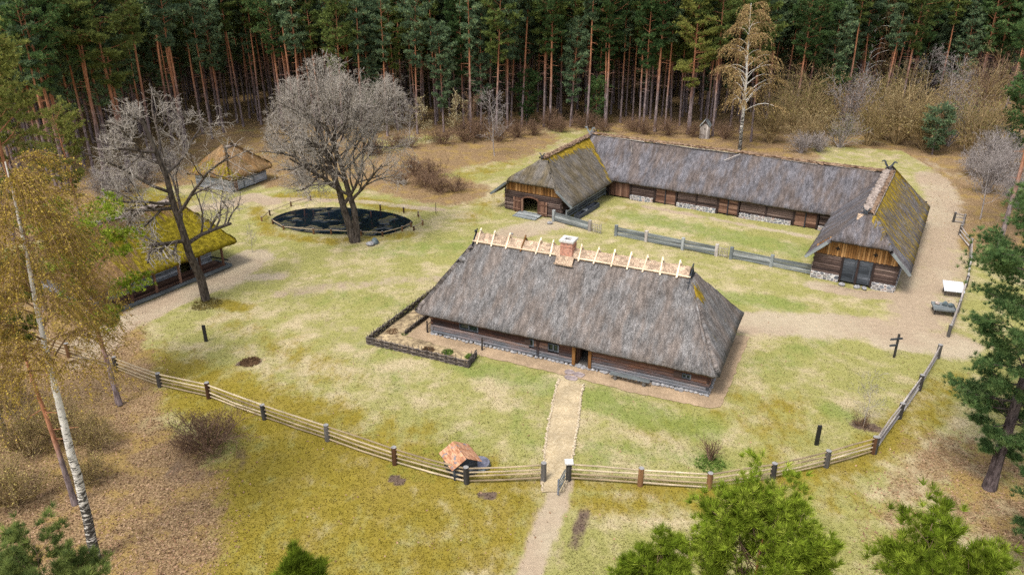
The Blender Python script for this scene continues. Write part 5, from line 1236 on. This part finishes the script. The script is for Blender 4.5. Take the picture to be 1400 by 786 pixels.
put('bare_sapling', saps[3], [(548, 175, 1.0, 'pale bare tree at the dark forest edge behind the pond'), (455, 165, 1.1, 'pale leafless tree between the pines above the rounded crown'), (345, 345, .28, 'tiny leafless bush on the lawn by the shed corner'), (1180, 585, .38, 'thin leafless sapling in a round bed near the right fence bend')], 'tree')
# shrubs
sh_br = [shrub(110 + i, 3.0, 1.3, 22, 'twig_brown', 900, 'bud_brown', .06, 2, .013) for i in range(2)]
sh_oc = [shrub(120 + i, 5.0 + .5 * i, .6 + .1 * (i % 3), 17, 'twig_grey' if i in (1, 2) else 'twig_ochre', 1500 + 300 * (i % 3), m_, .08, 2, .015) for i, m_ in enumerate(('bud_ochre', 'bud_olive', 'bud_brown', 'bud_ochre', 'bud_olive', 'bud_tan'))]
sh_gr = [shrub(130 + i, 4.2, .9, 20, 'twig_grey', None, None, .05, 3, .013) for i in range(2)]
sh_fg = shrub(140, 2.3, 1.5, 40, 'twig_brown', 2600, 'bud_brown', .04, 2, .008)
def put_group(kind, protos, spots, label, cat, group):
    for i, (px, py, s) in enumerate(spots):
        p = G(px, py); tm_, cm_ = protos[i % len(protos)]; t = thing(kind, label, cat, (p.x, p.y, -.05), R0.uniform(0, 6.28), group); t.scale = (s, s, s * R0.uniform(.85, 1.1)); link('stem', tm_, t); link('twigs', cm_, t)
put_group('shrub', sh_oc, [(x + R0.uniform(-8, 8), y + R0.uniform(-6, 6), R0.uniform(.75, 1.45)) for x, y in [(1350, 195), (1365, 215), (1330, 140), (1060, 200), (1085, 185), (1105, 198), (1125, 180), (1145, 196), (1165, 183), (1185, 200), (1205, 186), (1222, 202), (1245, 188), (1150, 165), (1120, 160), (1190, 165), (1225, 168), (1090, 165), (1265, 200), (1300, 205), (1320, 185), (1300, 165), (1330, 212), (1340, 160), (1270, 165), (1075, 150), (1310, 150)]], 'ochre willow shrub in the thicket behind the mossy right barn', 'shrub', 'ochre shrubs behind the right barn')
put_group('shrub', sh_gr, [(1355, 235, 1.1), (1345, 265, 1.0), (1375, 250, 1.1), (1330, 240, .8), (1120, 208, .7), (1095, 210, .7), (1390, 285, 1.0)], 'bare grey purple shrub at the right forest edge', 'shrub', 'grey shrubs at the right forest edge')
put_group('shrub', sh_br, [(x + R0.uniform(-8, 8), y + R0.uniform(-3, 3), R0.uniform(.7, 1.1)) for x, y in [(700, 186), (722, 182), (690, 194), (745, 180), (650, 192), (630, 196), (560, 200), (540, 205), (520, 212), (770, 178), (800, 176), (830, 178), (860, 180), (885, 182), (910, 184), (940, 186), (985, 192), (500, 215), (600, 198)]], 'brown undergrowth shrub along the middle forest edge', 'shrub', 'brown shrubs along the forest edge')
put_group('shrub', sh_br, [(600, 262, .85), (580, 256, .8), (622, 262, .7), (565, 240, .9), (592, 244, .8), (548, 252, .7)], 'low russet shrub in the patch right of the pond', 'shrub', 'russet shrubs right of the pond')
put_group('shrub', sh_gr, [(175, 262, .8), (200, 250, .8), (150, 272, .8), (410, 250, .5), (235, 232, .6)], 'tangled grey shrub round the small log hut', 'shrub', 'grey shrubs round the hut')
put_group('shrub', [sh_fg], [(285, 612, 1.15)], 'wide leafless brown shrub outside the left front fence', 'shrub', None)
put_group('shrub', [shrub(150, 2.6, .8, 24, 'twig_ochre', 1500, 'bud_ochre', .05, 2, .008)], [(40, 620, 1.1), (85, 600, 1.0), (20, 690, 1.2), (130, 610, .9), (120, 660, .8), (10, 560, 1.2)], 'ochre twiggy bush in the thicket under the left birch', 'shrub', 'ochre bushes under the left birch')
put_group('shrub', [shrub(151, 1.5, .35, 14, 'twig_brown', None, None, .05, 1, .012)], [(971, 630, 1.0)], 'upright rust coloured shrub in a round green bed behind the front fence', 'shrub', None)
put_group('shrub', [shrub(152, .9, .8, 20, 'twig_brown', 500, 'bud_brown', .03, 1, .008)], [(1178, 583, 1.0)], 'low brown bush at the foot of the thin leafless sapling', 'shrub', None)
# low flower beds and herbs
def herb(px, py, rad, n, lab, m_='herb', hgt=.18, name='plant_bed', cat='plants'):
    q = np.random.default_rng(int(px)); a = q.uniform(0, 6.28, n); r = rad * np.sqrt(q.uniform(0, 1, n)); c = np.stack([np.cos(a) * r, np.sin(a) * r, np.full(n, .02)], 1)
    v, f, rr = blades(c, np.tile([[0, 0, 1.]], (n, 1)), 6, hgt, .05, .8, q); tag(link(name, np_mesh(name, [(v, f, 0, rr)], [M[m_]]), None, (*G(px, py)[:2], .02)), lab, cat)
herb(342, 496, .75, 260, 'round bed of dry brown stems on the left lawn', 'bud_brown', .2)
herb(970, 636, .95, 260, 'ring of green ground cover round the rust coloured shrub', 'herb', .16)
herb(643, 489, .35, 160, 'bright green herb clump at the right end of the kitchen garden', 'herb', .22)
herb(612, 483, .45, 160, 'dull green herbs along the middle of the kitchen garden', 'herb', .18)
herb(553, 458, .3, 80, 'small green herb patch at the left of the kitchen garden', 'herb', .15)
herb(283, 417, 1.3, 260, 'mossy tuft of grass round the foot of the single trunk bare tree', 'bud_ochre', .2)
for px, py, lab in ((537, 455, 'dark dry stalks in the left strip of the kitchen garden'), (583, 420, 'dark dry stalks at the far end of the kitchen garden'), (585, 480, 'brown stalks in the front strip of the kitchen garden')): herb(px, py, .5, 120, lab, 'bud_brown', .22)
# small dark conifer and young pines
tm_, cm_ = pine_meshes(160, 6.5, .12, 2.0, 34, 6, 6, 9, .36, .08, 'needle_far', 'pinebark_low', .12, (0, 0), .9, 0)
make_tree('young_pine', 'small blue green pine in front of the ochre thicket', 'tree', (*G(1274, 212)[:2], 0), tm_, cm_)
tm_, cm_ = pine_meshes(161, 10, .1, 2.2, 44, 6, 6, 9, .36, .08, 'needle', 'pinebark_low', .14, (0, 0), .9, 0)
for i, (px, py, s, lab) in enumerate([(1125, 165, 1.1, 'dark green young pine rising out of the ochre thicket'), (1385, 215, 1.1, 'dark conifer at the right forest edge above the grey shrubs'), (815, 172, .8, 'young pine in front of the trunks behind the long barn'), (720, 172, .9, 'young pine at the forest edge above the brown shrubs')]):
    make_tree('young_pine', lab, 'tree', (*G(px, py)[:2], 0), tm_, cm_, i * 1.3, s)
